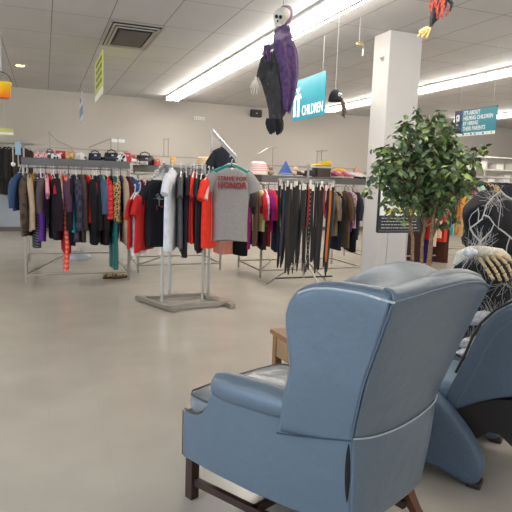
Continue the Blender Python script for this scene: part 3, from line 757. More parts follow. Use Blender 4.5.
# rear rail of the left rack: dark garments seen low between the front ones
for k in range(12):
    x = -0.15 + 0.1*k
    c = [(36, 34, 40), (60, 26, 30), (40, 44, 62), (70, 62, 56)][k % 4]; cn = ['black', 'dark red', 'navy', 'taupe'][k % 4]
    lab = '%s coat, %s from the left on the rear rail of the left rack' % (cn, ['first', 'second', 'third', 'fourth', 'fifth', 'sixth', 'seventh', 'eighth', 'ninth', 'tenth', 'eleventh', 'twelfth'][k])
    garment('coat', (x, YA+2.0, 1.564), R_(90+rndA.uniform(-12, 12)), rndA.uniform(0.85, 1.0), cloth(c), lab, 'coat', 'coats on the rear rail of the left rack', th=.08, seed=100+k, sl=0.55, amp=0.006)

# ------------------------------------------------------------------ rack behind (B) garments
GB = 'clothes on the rack behind the T-shirt stand'
rackB = [(139, 240, cloth((34, 30, 34)), 'black coat left of the red T-shirts, on the rack behind them'), (144, 232, cloth((146, 60, 70)), 'dusty red blouse behind the red T-shirts'),
 (150, 236, cloth((60, 66, 90)), 'slate blue shirt behind the black graphic T-shirt'), (158, 240, cloth((30, 30, 34)), 'black shirt hidden behind the chrome post'), (178, 238, cloth((190, 180, 170)), 'cream shirt behind the white T-shirt'),
 (188, 236, cloth((70, 50, 60)), 'plum shirt behind the grey T-shirt'), (200, 242, cloth((36, 40, 46)), 'charcoal dress behind the black T-shirts'), (212, 238, cloth((150, 40, 60)), 'crimson shirt behind the red orange T-shirt'),
 (227, 255, cloth((198, 126, 104)), 'salmon pink dress showing below the grey T-shirt'), (243, 256, cloth((26, 26, 28)), 'black top showing below the right side of the grey T-shirt'),
 (251, 250, cloth((176, 60, 130)), 'magenta pink top right of the grey T-shirt'), (256, 245, cloth((32, 24, 26)), 'black blouse right of the magenta pink top')]
for i, (px, bot, m, lab) in enumerate(rackB):
    Y = 8.3; P = at_y(px, 200, Y-0.18); zb = at_y(px, bot, Y-0.18).z
    X = min(P.x, 3.0)
    garment('blouse', (X, Y, 1.514), R_(90 + (35 if 225 < px < 245 else rndA.uniform(-12, 12))), 1.514-zb, m, lab, 'clothing', GB, th=.09, sleeve='long' if i % 3 else 'short', seed=200+i, sl=0.5)

# ------------------------------------------------------------------ children's clothes (C)
GC = "children's clothes on the rack behind the belts"
YC = 7.55
rackC = [(256, 214, cloth((38, 34, 36)), 'short', 'black T-shirt at the left end of the children\'s rack'), (260, 247, cloth((96, 70, 62)), 'none', 'dusty brown dress behind the black T-shirt on the children\'s rack'),
 (263.5, 232, cloth((198, 200, 134)), 'none', 'pale lime green dress on the children\'s rack'), (266.5, 250, cloth((60, 44, 46)), 'none', 'dark trousers like garment below the white striped top'),
 (266, 205, cloth((196, 40, 50)), 'long', 'red and white top right of the lime green dress'), (268.5, 228, floral, 'long', 'pink floral nightdress on the children\'s rack'),
 (272, 232, cloth((140, 26, 110)), 'long', 'magenta purple dress on the children\'s rack'), (270, 246, cloth((140, 28, 34)), 'none', 'dark red dress hanging below the floral nightdress'),
 (276, 216, cloth((196, 34, 50)), 'long', 'bright red jacket just left of the belts'), (280, 252, cloth((34, 48, 76)), 'none', 'navy dress against the belts\' left side'),
 (336, 232, cloth((84, 108, 116)), 'long', 'grey teal shirt just right of the orange belt'), (340, 250, cloth((26, 30, 44)), 'long', 'navy coat right of the grey teal shirt'),
 (344, 210, cloth((166, 148, 122)), 'long', 'tan jacket on the children\'s rack right of the belts'), (338, 236, cloth((128, 106, 80)), 'long', 'khaki brown coat hanging low right of the belts'),
 (349, 248, cloth((92, 80, 66)), 'long', 'olive brown jacket beside the tan jacket'), (352, 208, cloth((82, 58, 44)), 'long', 'chestnut brown jacket with sleeve raised'),
 (351, 232, cloth((88, 34, 96)), 'none', 'purple dress left of the pink print dress'), (355, 229, pinkp, 'none', 'pink print dress near the column'),
 (357, 252, cloth((22, 24, 32)), 'none', 'black dress below the pink print dress'), (359, 240, cloth((50, 54, 66)), 'long', 'slate coat touching the column'), (362, 236, cloth((36, 36, 42)), 'long', 'black coat behind the column edge')]
for i, (px, bot, m, slv, lab) in enumerate(rackC):
    zt = 1.434
    P = at_y(px, 210, YC-0.16); zb = at_y(px, bot, YC-0.16).z
    garment('blouse' if slv == 'long' else 'dress', (P.x, YC, zt), R_(90+rndA.uniform(-22, 10)), max(0.45, zt-zb), m, lab, 'clothing', GC, w=0.165, th=.075, sleeve=slv, seed=300+i, sl=0.32, amp=0.006, hm=hg[i % 4])

# ------------------------------------------------------------------ T-shirt stand (four way)
def tee_stand():
    P = [Vector((1.242, 6.162, 0)), Vector((1.384, 6.449, 0)), Vector((1.677, 6.012, 0)), Vector((1.845, 6.348, 0))]
    c = (P[0]+P[1]+P[2]+P[3])/4
    t = empty('garment_stand', c, 0, 'chrome four-post garment stand in the aisle holding T-shirts', 'clothing rack')
    Q = [p-c for p in P]
    for q in Q:
        MB().box((q.x, q.y, 0.83), (0.03, 0.03, 1.60), R_(-25)).build('post', DULL, t, smooth=False)
    for a, b in (((1.02, 6.53), (1.335, 5.82)), ((1.83, 6.56), (2.00, 5.86))):
        MB().bar((a[0]-c.x, a[1]-c.y, 0.03), (b[0]-c.x, b[1]-c.y, 0.03), 0.065, 0.04).build('foot_bar', DULL, t, smooth=False)
    for a, b in (((1.12, 6.42), (1.90, 6.50)), ((1.24, 5.90), (1.98, 6.0))):
        MB().bar((a[0]-c.x, a[1]-c.y, 0.045), (b[0]-c.x, b[1]-c.y, 0.045), 0.065, 0.04).build('foot_bar', DULL, t, smooth=False)
    for a, b in ((0, 1), (2, 3), (0, 2), (1, 3)):
        MB().bar(Q[a]+Vector((0, 0, 1.60)), Q[b]+Vector((0, 0, 1.60)), 0.028).build('top_bar', DULL, t, smooth=False)
    MB().tube([Q[0]+Vector((0.02, -0.02, 1.60)), Q[0]+Vector((0.33, -0.1, 1.57)), Vector((2.10, 5.95, 1.545))-c], 0.012, 8).build('straight_arm', CHROME, t)
    def arm(a, b, n, nm):
        a = Vector(a)-c; b = Vector(b)-c
        ar = MB().bar(a, b, 0.012, 0.045).build(nm, CHROME, t, smooth=False)
        bl = MB()
        for k in range(n):
            bl.ball(lerp(a, b, (k+0.5)/n) + Vector((0, 0, 0.028)), 0.012, 8, 5)
        bl.build('stud', WHITE_P, ar)
    arm((1.245, 6.13, 1.62), (1.085, 6.02, 1.42), 7, 'slanted_arm')
    e = at_y(212, 131, 6.25); g = at_y(236, 158, 5.9)
    arm((e.x, e.y, e.z), (g.x, g.y, g.z), 9, 'slanted_arm')
    pt = MB(); pt.bar(Vector((e.x, e.y, 1.58))-c, e-c, 0.02).build('upright', CHROME, t, smooth=False)
    return c, g
c4, gtip = tee_stand()
GT = 'T-shirts on the chrome garment stand'
def tee(pxy, Y, rz, top, bot, m, lab, w=0.23, sleeve='short', th=0.06, seed=1, hm=None, name='t_shirt', L=None):
    P = at_y(pxy, top, Y); zb = at_y(pxy, bot, Y).z
    return garment(name, P, R_(rz), P.z-zb, m, lab, 't-shirt', GT, w=w, sleeve=sleeve, th=th, seed=seed, hm=hm, flare=1.03, amp=0.008)
RED1, RED2 = cloth((176, 34, 34)), cloth((214, 48, 34))
BLK, BLK2, GRY = cloth((30, 29, 33)), cloth((42, 41, 46)), cloth((86, 84, 86))
WHT = cloth((214, 216, 222))
tee(135, 6.06, 66, 184, 246, RED1, 'leftmost dark red T-shirt on the chrome stand, low sleeve pointing left', seed=401)
tee(140, 6.05, 60, 182, 254, WHT, 'long white shirt between the two dark red T-shirts', w=0.18, sleeve='none', seed=402)
tee(145, 6.02, 58, 180, 250, cloth((186, 36, 36)), 'red T-shirt directly left of the black graphic T-shirt', seed=403)
k = tee(156.5, 5.98, 26, 170, 246, BLK, 'black T-shirt with grey tree graphic on the slanted arm', w=0.145, seed=404, hm=hg[1])
gr = MB(); rg = random.Random(9)
for _ in range(60):
    an = rg.uniform(0, PI); r = rg.uniform(0.01, 0.07)
    gr.box((r*math.cos(an)*1.0, -0.052, -0.315+r*math.sin(an)*0.9), (rg.uniform(.004, .016), 0.004, rg.uniform(.004, .010)))
gr.box((0, -0.052, -0.34), (0.010, 0.004, 0.09)); gr.build('grey_print', mat('print_grey', (150, 148, 146)), k, smooth=False)
gr = MB(); gr.box((-0.03, -0.052, -0.40), (0.012, 0.004, 0.05)).box((0.035, -0.052, -0.39), (0.03, 0.004, 0.02)).build('red_print', mat('print_red', (150, 40, 40)), k, smooth=False)
tee(172.5, 5.93, 62, 160, 249, WHT, 'white T-shirt hanging beside the front chrome post', w=0.21, seed=405, th=0.09)
tee(181, 6.0, 76, 163, 246, GRY, 'dark grey T-shirt directly right of the white T-shirt', seed=406, th=0.07)
tee(186, 6.0, 80, 163, 254, BLK, 'black T-shirt right of the dark grey T-shirt, hanging longest', seed=407, sleeve='short')
tee(191, 6.0, 78, 165, 240, cloth((150, 30, 32)), 'dark red T-shirt squeezed between black T-shirts on the chrome stand', seed=408)
tee(194, 6.0, 70, 163, 242, RED2, 'orange red T-shirt in the middle of the right bunch, sleeve over black ones', seed=409, L=0)
tee(197, 5.98, 74, 164, 248, BLK2, 'charcoal black T-shirt right of the middle orange red T-shirt', seed=410)
tee(202, 5.96, 70, 165, 250, cloth((24, 24, 27)), 'black T-shirt just left of the bright red T-shirt', seed=411)
tee(209, 5.93, 58, 166, 247, cloth((220, 52, 36)), 'bright red orange T-shirt touching the grey slogan T-shirt', seed=412, th=0.08)
tee(213, 6.02, 60, 167, 240, cloth((206, 196, 186)), 'cream T-shirt edge peeking out behind the bright red T-shirt', seed=413, th=0.05)
# grey slogan shirt
shirt_m = mat('grey_jersey', (140, 134, 130), rough=0.85, bump=0.2, scale=60, var=0.05)
Pg = Vector((gtip.x-0.03, 5.80, gtip.z-0.0))
hz = at_y(232, 158, 5.80)
hs = garment('t_shirt', hz, R_(-12), hz.z-at_y(232, 240, 5.80).z, shirt_m, 'grey T-shirt reading STRIVE FOR HONOR in red, facing the aisle', 't-shirt', GT, w=0.195, th=0.10, sleeve='short', seed=77, amp=0.003, hm=hg[2], folds=3)
REDI = mat('print_brick', (140, 44, 44), rough=0.8)
tm = frame((0.0, -0.068, -0.225), (1, 0, 0), (0, 0, 1))
text('lettering', 'STRIVE FOR', 0.062, tm, REDI, hs, 0.006, off=0.0012)
text('lettering', 'HONOR', 0.088, frame((0.0, -0.069, -0.30), (1, 0, 0), (0, 0, 1)), REDI, hs, 0.006, off=0.003, xs=0.95)
MB().box((0, -0.045, -0.115), (0.03, 0.003, 0.018)).build('neck_label', WT, hs, smooth=False)
hz2 = at_y(232, 155, 5.92)
garment('t_shirt', hz2, R_(-10), 0.50, cloth((20, 122, 116)), 'teal T-shirt showing only its shoulders behind the grey slogan T-shirt', 't-shirt', GT, w=0.215, th=0.05, sleeve='short', seed=78)
hz3 = at_y(222, 139, 6.12)
garment('t_shirt', hz3, R_(24), 0.33, cloth((36, 38, 46)), 'dark navy garment on the raised arm above the grey slogan T-shirt', 't-shirt', GT, w=0.125, th=0.07, sleeve='short', seed=79, hm=hg[2])

# ------------------------------------------------------------------ belt display
def belt_rack():
    c = at_y(307, 200, 6.75); c.z = 0
    t = empty('belt_rack', c, 0, 'chrome floor rack packed with hanging belts, pole with loop on top', 'belt rack')
    MB().tube([(0, 0, 0.15), (0, 0, 1.70)], 0.016, 10).build('pole', DULL, t)
    lp = MB(); lp.tube([(0.022*math.sin(2*PI*k/12), 0, 1.722-0.022*math.cos(2*PI*k/12)) for k in range(13)], 0.005, 6); lp.build('loop', CHROME, t)
    for dx, dy in ((0.48, 0.1), (-0.40, 0.35), (0.1, -0.42)):
        MB().tube([(0, 0, 0.42), (dx*0.5, dy*0.5, 0.22), (dx, dy, 0.015)], 0.012, 8).build('foot', DULL, t)
    MB().tube([(-0.42, 0.0, 0.16), (0.45, 0.0, 0.16)], 0.010, 6).build('lower_bar', BLACK_P, t)
    for y in (-0.12, 0.12):
        MB().tube([(-0.38, y, 1.50), (0.34, y, 1.50)], 0.010, 8).build('hook_bar', CHROME, t)
    MB().tube([(0, -0.14, 1.50), (0, 0.14, 1.50)], 0.010, 8).build('hook_bar', CHROME, t)
    return c
cb = belt_rack()
belt_cols = [((15, 14, 16), 'black'), ((22, 19, 18), 'black'), ((17, 16, 18), 'black'), ((36, 26, 22), 'dark brown'), ((18, 18, 20), 'black')]
rb = random.Random(21)
tagm = mat('paper_tag', (222, 218, 208), rough=0.7)
def belt(pos, L, w, m, lab, group, rz, seed, studs=False, slot=True):
    r = random.Random(seed); b = MB(); rows = []
    n = 14; ph = r.uniform(0, 6); am = r.uniform(0.004, 0.016); tw = r.uniform(-0.4, 0.4)
    rings = []
    for i in range(n+1):
        t = i/n; z = -0.03 - t*(L-0.03); x = am*math.sin(ph+t*4)*t*2; an = tw*t
        dx, dy = math.cos(an)*w/2, math.sin(an)*w/2; k = 1.0 if i < n else 0.5
        nx, ny = -math.sin(an)*0.003, math.cos(an)*0.003
        rings.append([Vector((x-dx*k-nx, -dy*k-ny, z)), Vector((x+dx*k-nx, dy*k-ny, z)), Vector((x+dx*k+nx, dy*k+ny, z)), Vector((x-dx*k+nx, -dy*k+ny, z))])
    o = b.loft(rings).build('belt', m, smooth=False); o.location = pos; o.rotation_euler = (0, 0, rz); tag(o, lab, 'belt', group)
    bk = MB(); h = 0.028; ww = w/2+0.008
    bk.tube([(-ww, 0, 0), (ww, 0, 0), (ww, 0, -2*h), (-ww, 0, -2*h), (-ww, 0, 0)], 0.004, 6); bk.tube([(0, 0, -0.005), (0, -0.006, -2*h)], 0.003, 5)
    bk.build('buckle', CHROME, o)
    tg = MB(); tg.box((0.01*r.uniform(-1, 1), -0.014, r.uniform(-.10, -.03)), (0.034, 0.002, r.uniform(0.06, 0.10)), r.uniform(-.6, .6)); tg.build('price_tag', tagm, o, smooth=False)
    if studs:
        s = MB()
        for k in range(16): MB().ball((0, -0.005, -0.15-k*(L-0.25)/16), (0.006, 0.003, 0.006), 6, 4).build('stud', CHROME, o)
    return o
nb = 0
ORD = ['first', 'second', 'third', 'fourth', 'fifth', 'sixth', 'seventh', 'eighth', 'ninth', 'tenth', 'eleventh', 'twelfth', 'thirteenth', 'fourteenth', 'fifteenth', 'sixteenth', 'seventeenth', 'eighteenth']
for row, y in ((0, -0.135), (1, 0.13)):
    for k in range(17):
        x = -0.355 + 0.042*k + rb.uniform(-0.006, 0.006)
        if row == 0 and k == 13: continue
        c, nm = belt_cols[(k*3+row) % 5]
        studs = (k == 8 and row == 0)
        L = rb.uniform(1.08, 1.30)
        g = 'belts hanging in the %s row of the belt rack' % ('front', 'back')[row]
        lab = '%s belt%s, %s from left in %s row of belt rack' % (nm, ' with silver studs' if studs else '', ORD[k], ('front', 'back')[row])
        belt((cb.x+x, cb.y+y, 1.485), L, rb.uniform(0.026, 0.040), mat('leather_%d_%d_%d' % c, c, rough=0.55), lab, g, rb.uniform(-0.4, 0.4), 500+nb, studs); nb += 1
belt((at_y(330, 200, 6.60).x, 6.60, 1.485), 1.485-at_y(330, 262, 6.6).z, 0.034, mat('tan_orange_leather', (190, 96, 38), rough=0.5), 'single orange tan leather belt at the right of the belt rack', 'coloured belts', 0.1, 777)
belt((cb.x-0.05, cb.y-0.15, 1.485), 0.62, 0.03, mat('red_leather', (150, 30, 34), rough=0.5), 'short dark red belt among black ones left of the rack pole', 'coloured belts', 0.2, 778)
belt((cb.x+0.19, cb.y-0.15, 1.485), 0.50, 0.03, mat('crimson_leather', (140, 24, 50), rough=0.5), 'short crimson belt just right of the rack pole', 'coloured belts', 0.2, 779)
belt((cb.x-0.40, cb.y-0.13, 1.485), 1.0, 0.045, mat('navy_webbing', (30, 42, 62), rough=0.7), 'navy blue belt at the left end of the belt rack', 'coloured belts', 0.2, 780)

# ================================================================== THINGS ON THE RACK SHELVES
def handbag(pos, rz, w, h, d, m, label, group, handle=True, hm=None):
    t = MB(); n = 16; rings = []
    for z, k, kd in ((0, 0.94, 0.9), (0.01, 1.0, 1.0), (h*0.5, 0.98, 1.0), (h*0.85, 0.90, 0.7), (h, 0.84, 0.35)):
        rings.append([Vector((w/2*k*math.copysign(abs(math.cos(2*PI*i/n))**0.5, math.cos(2*PI*i/n)), d/2*kd*math.copysign(abs(math.sin(2*PI*i/n))**0.5, math.sin(2*PI*i/n)), z + (0.0 if z < h*0.8 else 0.01*math.sin(i)))) for i in range(n)])
    o = t.loft(rings).build('handbag', m, angle=60); o.location = pos; o.rotation_euler = (0, 0, rz); tag(o, label, 'bag', group)
    if handle:
        MB().tube([(-w*0.28, 0, h*0.92), (-w*0.25, 0, h*1.25), (0, 0, h*1.42), (w*0.25, 0, h*1.25), (w*0.28, 0, h*0.92)], 0.008, 6).build('handle', hm or m, o)
    MB().box((0, -d*0.5, h*0.72), (0.03, 0.008, 0.02)).build('clasp', CHROME, o, smooth=False)
    return o
def shoe(pos, rz, m, label, group, s=1.0, sole=None, heel=0.0):
    b = MB(); rings = []
    for x, hw, z1 in ((-0.12, 0.022, 0.05), (-0.115, 0.034, 0.085), (-0.08, 0.036, 0.095), (-0.04, 0.034, 0.085), (0.0, 0.036, 0.07), (0.05, 0.042, 0.055), (0.10, 0.040, 0.045), (0.13, 0.028, 0.034), (0.14, 0.012, 0.025)):
        rings.append([Vector((x*s, hw*s*math.cos(2*PI*k/12), (0.018 + heel*max(0, -x/0.12) + (z1-0.018)*0.5*(1+math.sin(2*PI*k/12)))*s)) for k in range(12)])
    o = b.loft(rings).build('shoe', m); o.location = pos; o.rotation_euler = (0, 0, rz); tag(o, label, 'shoe', group)
    so = MB(); so.loft([[Vector((x*s, y*s, z*s)) for x, y in ((-0.125, -0.03), (-0.125, 0.03), (-0.02, 0.034), (0.08, 0.045), (0.135, 0.02), (0.135, -0.02), (0.08, -0.045), (-0.02, -0.034))] for z in (0.0, 0.02)])
    so.build('sole', sole or mat('shoe_sole', (210, 205, 196), rough=0.6), o, smooth=False)
    MB().tube([(0.0, -0.02*s, 0.082*s), (0.02*s, 0.02*s, 0.078*s), (0.04*s, -0.02*s, 0.072*s), (0.055*s, 0.018*s, 0.066*s)], 0.004*s, 5).build('laces', mat('lace', (225, 225, 222)), o)
    return o
def hat(pos, m, label, group, r=0.12, bandm=None, brim=1.5, h=0.11):
    b = MB(); rings = []
    for rr, z in ((r*brim, 0.004), (r*brim, 0.010), (r*1.02, 0.014), (r, h*0.5), (r*0.93, h*0.85), (r*0.6, h), (r*0.1, h*0.98)):
        rings.append([Vector((rr*math.cos(2*PI*k/20), rr*0.9*math.sin(2*PI*k/20), z + (0.012*math.sin(4*PI*k/20) if rr > r*1.1 else 0))) for k in range(20)])
    o = b.loft(rings).build('hat', m); o.location = pos; tag(o, label, 'hat', group)
    MB().tube([(r*1.02*math.cos(2*PI*k/20), r*0.92*math.sin(2*PI*k/20), 0.028) for k in range(21)], 0.009, 6).build('hat_band', bandm or BLACK_P, o)
    return o
def on_shelf(px, Y, z): 
    p = at_y(px, 160, Y); return Vector((p.x, Y, z))
SA = 1.66
blackl = mat('black_bag_leather', (26, 26, 30), rough=0.45); flor = mat('rose_print_fabric', (198, 96, 104), rough=0.8, kind='voronoi', scale=28, c2=(226, 190, 184))
spots = mat('black_white_print', (22, 22, 24), rough=0.7, kind='voronoi', scale=26, c2=(228, 224, 220)); goldf = mat('gold_fabric', (186, 146, 84), rough=0.45, bump=0.6, scale=30, var=0.3)
GS = 'bags and shoes on top of the left rack'
handbag(on_shelf(41, YA+.2, SA), .3, .17, .065, .14, flor, 'rose patterned bag at the left end of the top shelf', GS)
handbag(on_shelf(50, YA+.24, SA), -.2, .12, .09, .10, mat('brown_felt', (92, 68, 58)), 'brown bag right of the rose patterned bag', GS)
handbag(on_shelf(56, YA+.15, SA), .1, .13, .06, .10, spots, 'black and white printed pouch next to the brown bag', GS, handle=False)
handbag(on_shelf(61, YA+.28, SA), .0, .15, .105, .10, mat('coral_red', (204, 50, 62)), 'coral red bag standing behind the printed pouch', GS, handle=False)
handbag(on_shelf(70.5, YA+.2, SA), .2, .13, .095, .12, goldf, 'gold fabric bag in the middle of the top shelf', GS)
shoe(on_shelf(79, YA+.12, SA), 1.9, mat('white_canvas', (216, 212, 206)), 'white shoe pointing back, right of the gold bag', GS)
shoe(on_shelf(82.5, YA+.2, SA), 1.3, mat('brown_suede', (74, 54, 48)), 'brown shoe right of the white shoe', GS)
handbag(on_shelf(95, YA+.2, SA), .0, .18, .095, .13, mat('navy_leather', (30, 36, 52), rough=.4), 'navy handbag in the right half of the top shelf', GS)
shoe(on_shelf(99, YA+.33, SA+0.0), 0.2, blackl, 'black shoe behind the navy handbag', GS)
handbag(on_shelf(111.5, YA+.2, SA), .1, .20, .11, .14, blackl, 'black slouchy handbag near the right end of the top shelf', GS)
handbag(on_shelf(121, YA+.18, SA), -.1, .15, .09, .12, spots, 'black and white spotted bag beside the black slouchy handbag', GS)
handbag(on_shelf(127, YA+.28, SA), .1, .12, .12, .08, mat('coral_red', (204, 50, 62)), 'small red bag at the right end of the left top shelf', GS, handle=False)
GS2 = 'shoes and toys on the shelf behind the T-shirt stand'
SB = 1.63; YB = 8.48
handbag(on_shelf(132, YB, SB), .1, .11, .13, .10, mat('tomato_red', (206, 52, 44)), 'tomato red pouch at the left end of the second shelf', GS2, handle=False)
shoe(on_shelf(137, YB-.05, SB), .3, spots, 'black and white shoe beside the tomato red pouch', GS2, 1.1)
handbag(on_shelf(145, YB, SB), .2, .28, .14, .14, blackl, 'black lumpy handbag behind the slanted chrome arm', GS2)
handbag(on_shelf(144, YB-.16, SB), .1, .12, .05, .08, mat('pale_silver', (190, 188, 186), rough=.3), 'silver clutch lying before the black lumpy handbag', GS2, handle=False)
handbag(on_shelf(157, YB-.05, SB), 0, .10, .10, .10, mat('salmon_red', (220, 98, 84)), 'salmon purse left of the front chrome post', GS2, handle=False)
handbag(on_shelf(173, YB-.05, SB), 0, .08, .14, .08, mat('amber', (232, 160, 30)), 'small amber yellow box shaped purse above the white T-shirt', GS2, handle=False)
hat(on_shelf(204, YB-.05, SB+.0), mat('straw', (208, 188, 150), rough=.8, bump=.5, kind='stripes', scale=12), 'cream straw hat on the shelf left of the raised arm', GS2, .12, h=.17)
handbag(on_shelf(216, YB+.02, SB), .2, .16, .15, .10, flor, 'rose patterned purse behind the raised chrome arm', GS2)
GS3 = "toys, hats and shoes on the children's rack shelf"
SC = 1.545; YD = 7.77
def plush(pos, m, label, r=0.07, ear=None):
    b = MB(); b.ball((0, 0, r*0.9), (r*1.1, r*0.9, r*0.9)); b.ball((0.0, -r*0.1, r*2.1), (r*0.75, r*0.7, r*0.7))
    o = b.build('soft_toy', m); o.location = pos; tag(o, label, 'soft toy', GS3)
    for s in (-1, 1): MB().ball((s*r*0.55, 0, r*2.7), (r*0.25, r*0.15, r*0.3), 8, 5).build('ear', ear or m, o)
    return o
hat(on_shelf(258.5, YD, SC), mat('pink_knit', (228, 158, 158), rough=.9, kind='stripes', scale=10, c2=(238, 226, 216)), "pink and cream knitted hat at the left end of the children's shelf", GS3, .13, mat('cream_band', (230, 220, 200)), 1.1, .20)
for k, (px, c, l) in enumerate(((265, (214, 196, 176), 'cream soft toy right of the pink knitted hat'), (271, (150, 130, 112), 'brown soft toy beside the cream one'), (296, (200, 176, 150), 'tan soft toy right of the blue cone hat'))):
    plush(on_shelf(px, YD, SC), cloth(c), l, .05)
b = MB(); rings = []
for r, z in ((0.12, 0), (0.115, .02), (0.06, .11), (0.01, .20)): rings.append([Vector((r*math.cos(2*PI*k/16), r*.6*math.sin(2*PI*k/16), z)) for k in range(16)])
o = b.loft(rings).build('hat', mat('cobalt', (58, 86, 152), rough=.7)); o.location = on_shelf(286, YD, SC+.02); tag(o, "cobalt blue cone hat on the children's shelf", 'hat', GS3)
MB().tube([(.115*math.cos(2*PI*k/16), .07*math.sin(2*PI*k/16), .015) for k in range(17)], .006, 6).build('hat_band', mat('pale_blue_band', (150, 170, 200)), o)
shoe(on_shelf(302, YD, SC), .4, mat('brown_suede', (74, 54, 48)), 'brown child shoe right of the tan soft toy', GS3, .9)
hat(on_shelf(311, YD, SC+.002), blackl, 'black hat behind the belt pole loop', GS3, .10, h=.10)
yel = mat('yellow_foam', (236, 200, 30), rough=.5)
shoe(on_shelf(322, YD-.02, SC+.14), 3.0, yel, 'long yellow shoe lying flat above the belts', GS3, 1.25)
MB_box = MB().box((0, 0, 0.07), (0.22, 0.20, 0.14)).build('shoe_box', mat('box_card', (84, 66, 56), rough=.7), smooth=False, loc=on_shelf(322, YD+.02, SC)); tag(MB_box, 'dark shoe box under the long yellow shoe', 'box', GS3)
MB().box((0, 0, 0.132), (0.23, 0.21, 0.018)).build('lid', mat('box_lid', (70, 84, 110)), MB_box, smooth=False)
pk = mat('hot_pink', (206, 92, 128), rough=.6)
for k, (px, l) in enumerate(((338, 'left hot pink shoe of the pair on the children\'s shelf'), (347.5, 'right hot pink shoe of the pair on the children\'s shelf'))):
    shoe(on_shelf(px, YD-.1, SC), -1.5, pk, l, GS3, 1.15)
hat(on_shelf(340, YD+.08, SC), mat('orange_yellow', (238, 186, 44), rough=.6), 'yellow hat with dark band behind the hot pink shoes', GS3, .10, BLACK_P, 1.3, .15)
for k, (px, l) in enumerate(((356, 'white and black shoe right of the hot pink pair'), (362, 'white and black shoe beside the column'))):
    shoe(on_shelf(px, YD-.08, SC), -1.3, mat('white_trainer', (222, 222, 220)), l, GS3, 1.05, mat('blk_sole', (30, 30, 32)))
b = MB(); b.loft([[Vector((-.17, -.01, .0)), Vector((.17, -.01, .0)), Vector((.17, .01, .0)), Vector((-.17, .01, .0))], [Vector((-.09, -.01, .16)), Vector((.0, -.01, .13)), Vector((.0, .01, .13)), Vector((-.09, .01, .16))], [Vector((-.08, -.008, .22)), Vector((-.06, -.008, .20)), Vector((-.06, .008, .20)), Vector((-.08, .008, .22))]])
o = b.build('party_hat', mat('peach_felt', (226, 172, 150), rough=.8), bevel=.006); o.location = on_shelf(361, YD+.12, SC+.0); tag(o, 'peach pointed felt hat behind the white and black shoes', 'hat', GS3)

# sign holders above the racks
def holder(px, Y, z0, zt, label, arms, card=None):
    p = at_y(px, 150, Y); t = empty('sign_holder', (p.x, Y, z0), 0, label, 'sign holder', 'thin metal sign holders above the racks')
    MB().tube([(0, 0, 0), (0, 0, zt-z0)], .008, 6).build('rod', DULL, t)
    for (a, b) in arms: MB().tube([a, b], .009, 6).build('arm', DULL, t)
    if card: MB().box(card[0], card[1]).build('card', card[2], t, smooth=False)
    return t
YR = YA+.40
holder(49.5, YR, 1.81, 2.03, 'bent metal rod above the left rack, sloping down right', [((0, 0, .20), (.10, 0, .10)), ((.10, 0, .10), (.33, 0, -.0))])
holder(111, YR, 1.81, 1.98, 'bent metal rod above the left rack, sloping down left', [((0, 0, .17), (-.30, 0, .03))])
holder(164, 8.7, 1.78, 2.06, 'thin upright rod with short arm behind the T-shirt stand', [((0, 0, .26), (.09, 0, .29)), ((.07, 0, .28), (.07, 0, .0))])
holder(273, 7.95, 1.70, 1.98, 'T shaped rod above the children\'s rack left of the blue hat', [((-.09, 0, .25), (.06, 0, .28)), ((-.09, 0, .25), (-.25, 0, .15))])
holder(322, 7.95, 1.70, 1.98, 'rod with long top arm above the belt rack', [((-.10, 0, .25), (.10, 0, .27)), ((-.08, 0, .25), (-.08, 0, .0))])
holder(118, 8.6, 1.78, 2.03, 'rod carrying white blank cards right of the left rack', [], ((0, 0, .20), (.20, .006, .05), WT))
o = holder(18, YA-.05, 1.565, 1.86, 'white rod with pale blue and white tag at the left end of the left rack', [((-.06, 0, 0), (-.06, 0, .22))], ((0.0, -.012, .20), (.065, .006, .16), mat('pale_blue_card', (140, 170, 190))))
MB().ball((-.06, 0, 0), .028).build('ball_end', WHITE_P, o)

# things on the floor under the left rack
def boot(pos, rz, m, label):
    b = MB(); b.tube([(0, 0, .30), (0, 0, .2), (0, 0, .1), (.01, 0, .06), (.06, 0, .045), (.15, 0, .04), (.19, 0, .03)], [.05, .048, .045, .05, .045, .04, .02], 10, flat=.8)
    b.v = [Vector((p.x, p.y, max(p.z, 0.012))) for p in b.v]
    o = b.build('shoe', m); o.location = pos; o.rotation_euler = (0, 0, rz); tag(o, label, 'shoe', 'shoes on the floor')
    MB().box((.08, 0, .008), (.24, .08, .016)).build('sole', mat('sole_brown', (60, 44, 36)), o, smooth=False, bevel=.006); return o
for k, (px, l) in enumerate(((112, 'left brown patterned shoe on the floor under the teal trousers'), (120, 'right brown patterned shoe on the floor under the teal trousers'))):
    p = at_z(px, 278, 0); o = shoe((p.x, p.y, 0), 0.2+k*.3, leopard, l, 'shoes on the floor', 1.0, mat('sole_brown', (60, 44, 36)))
p = at_z(78, 259, 0)
b = MB(); rng = random.Random(4); rings = []
for z, k in ((0, 1), (.05, 1.05), (.12, .9), (.16, .5), (.17, .1)): rings.append([Vector((.20*k*math.cos(2*PI*i/18)*(1+.1*rng.random()), .12*k*math.sin(2*PI*i/18)*(1+.1*rng.random()), z*.7*(1+.25*rng.random()))) for i in range(18)])
o = b.loft(rings).build('plastic_bag', mat('silvery_plastic', (178, 182, 190), rough=.2, bump=1, scale=22, spec=.8)); o.location = (p.x, p.y, 0); tag(o, 'crumpled silvery plastic bag on the floor below the left rack', 'bag')
MB().tube([(.0, 0, .11), (.02, .02, .17), (.06, 0, .10)], .006, 6).build('handle', WT, o)

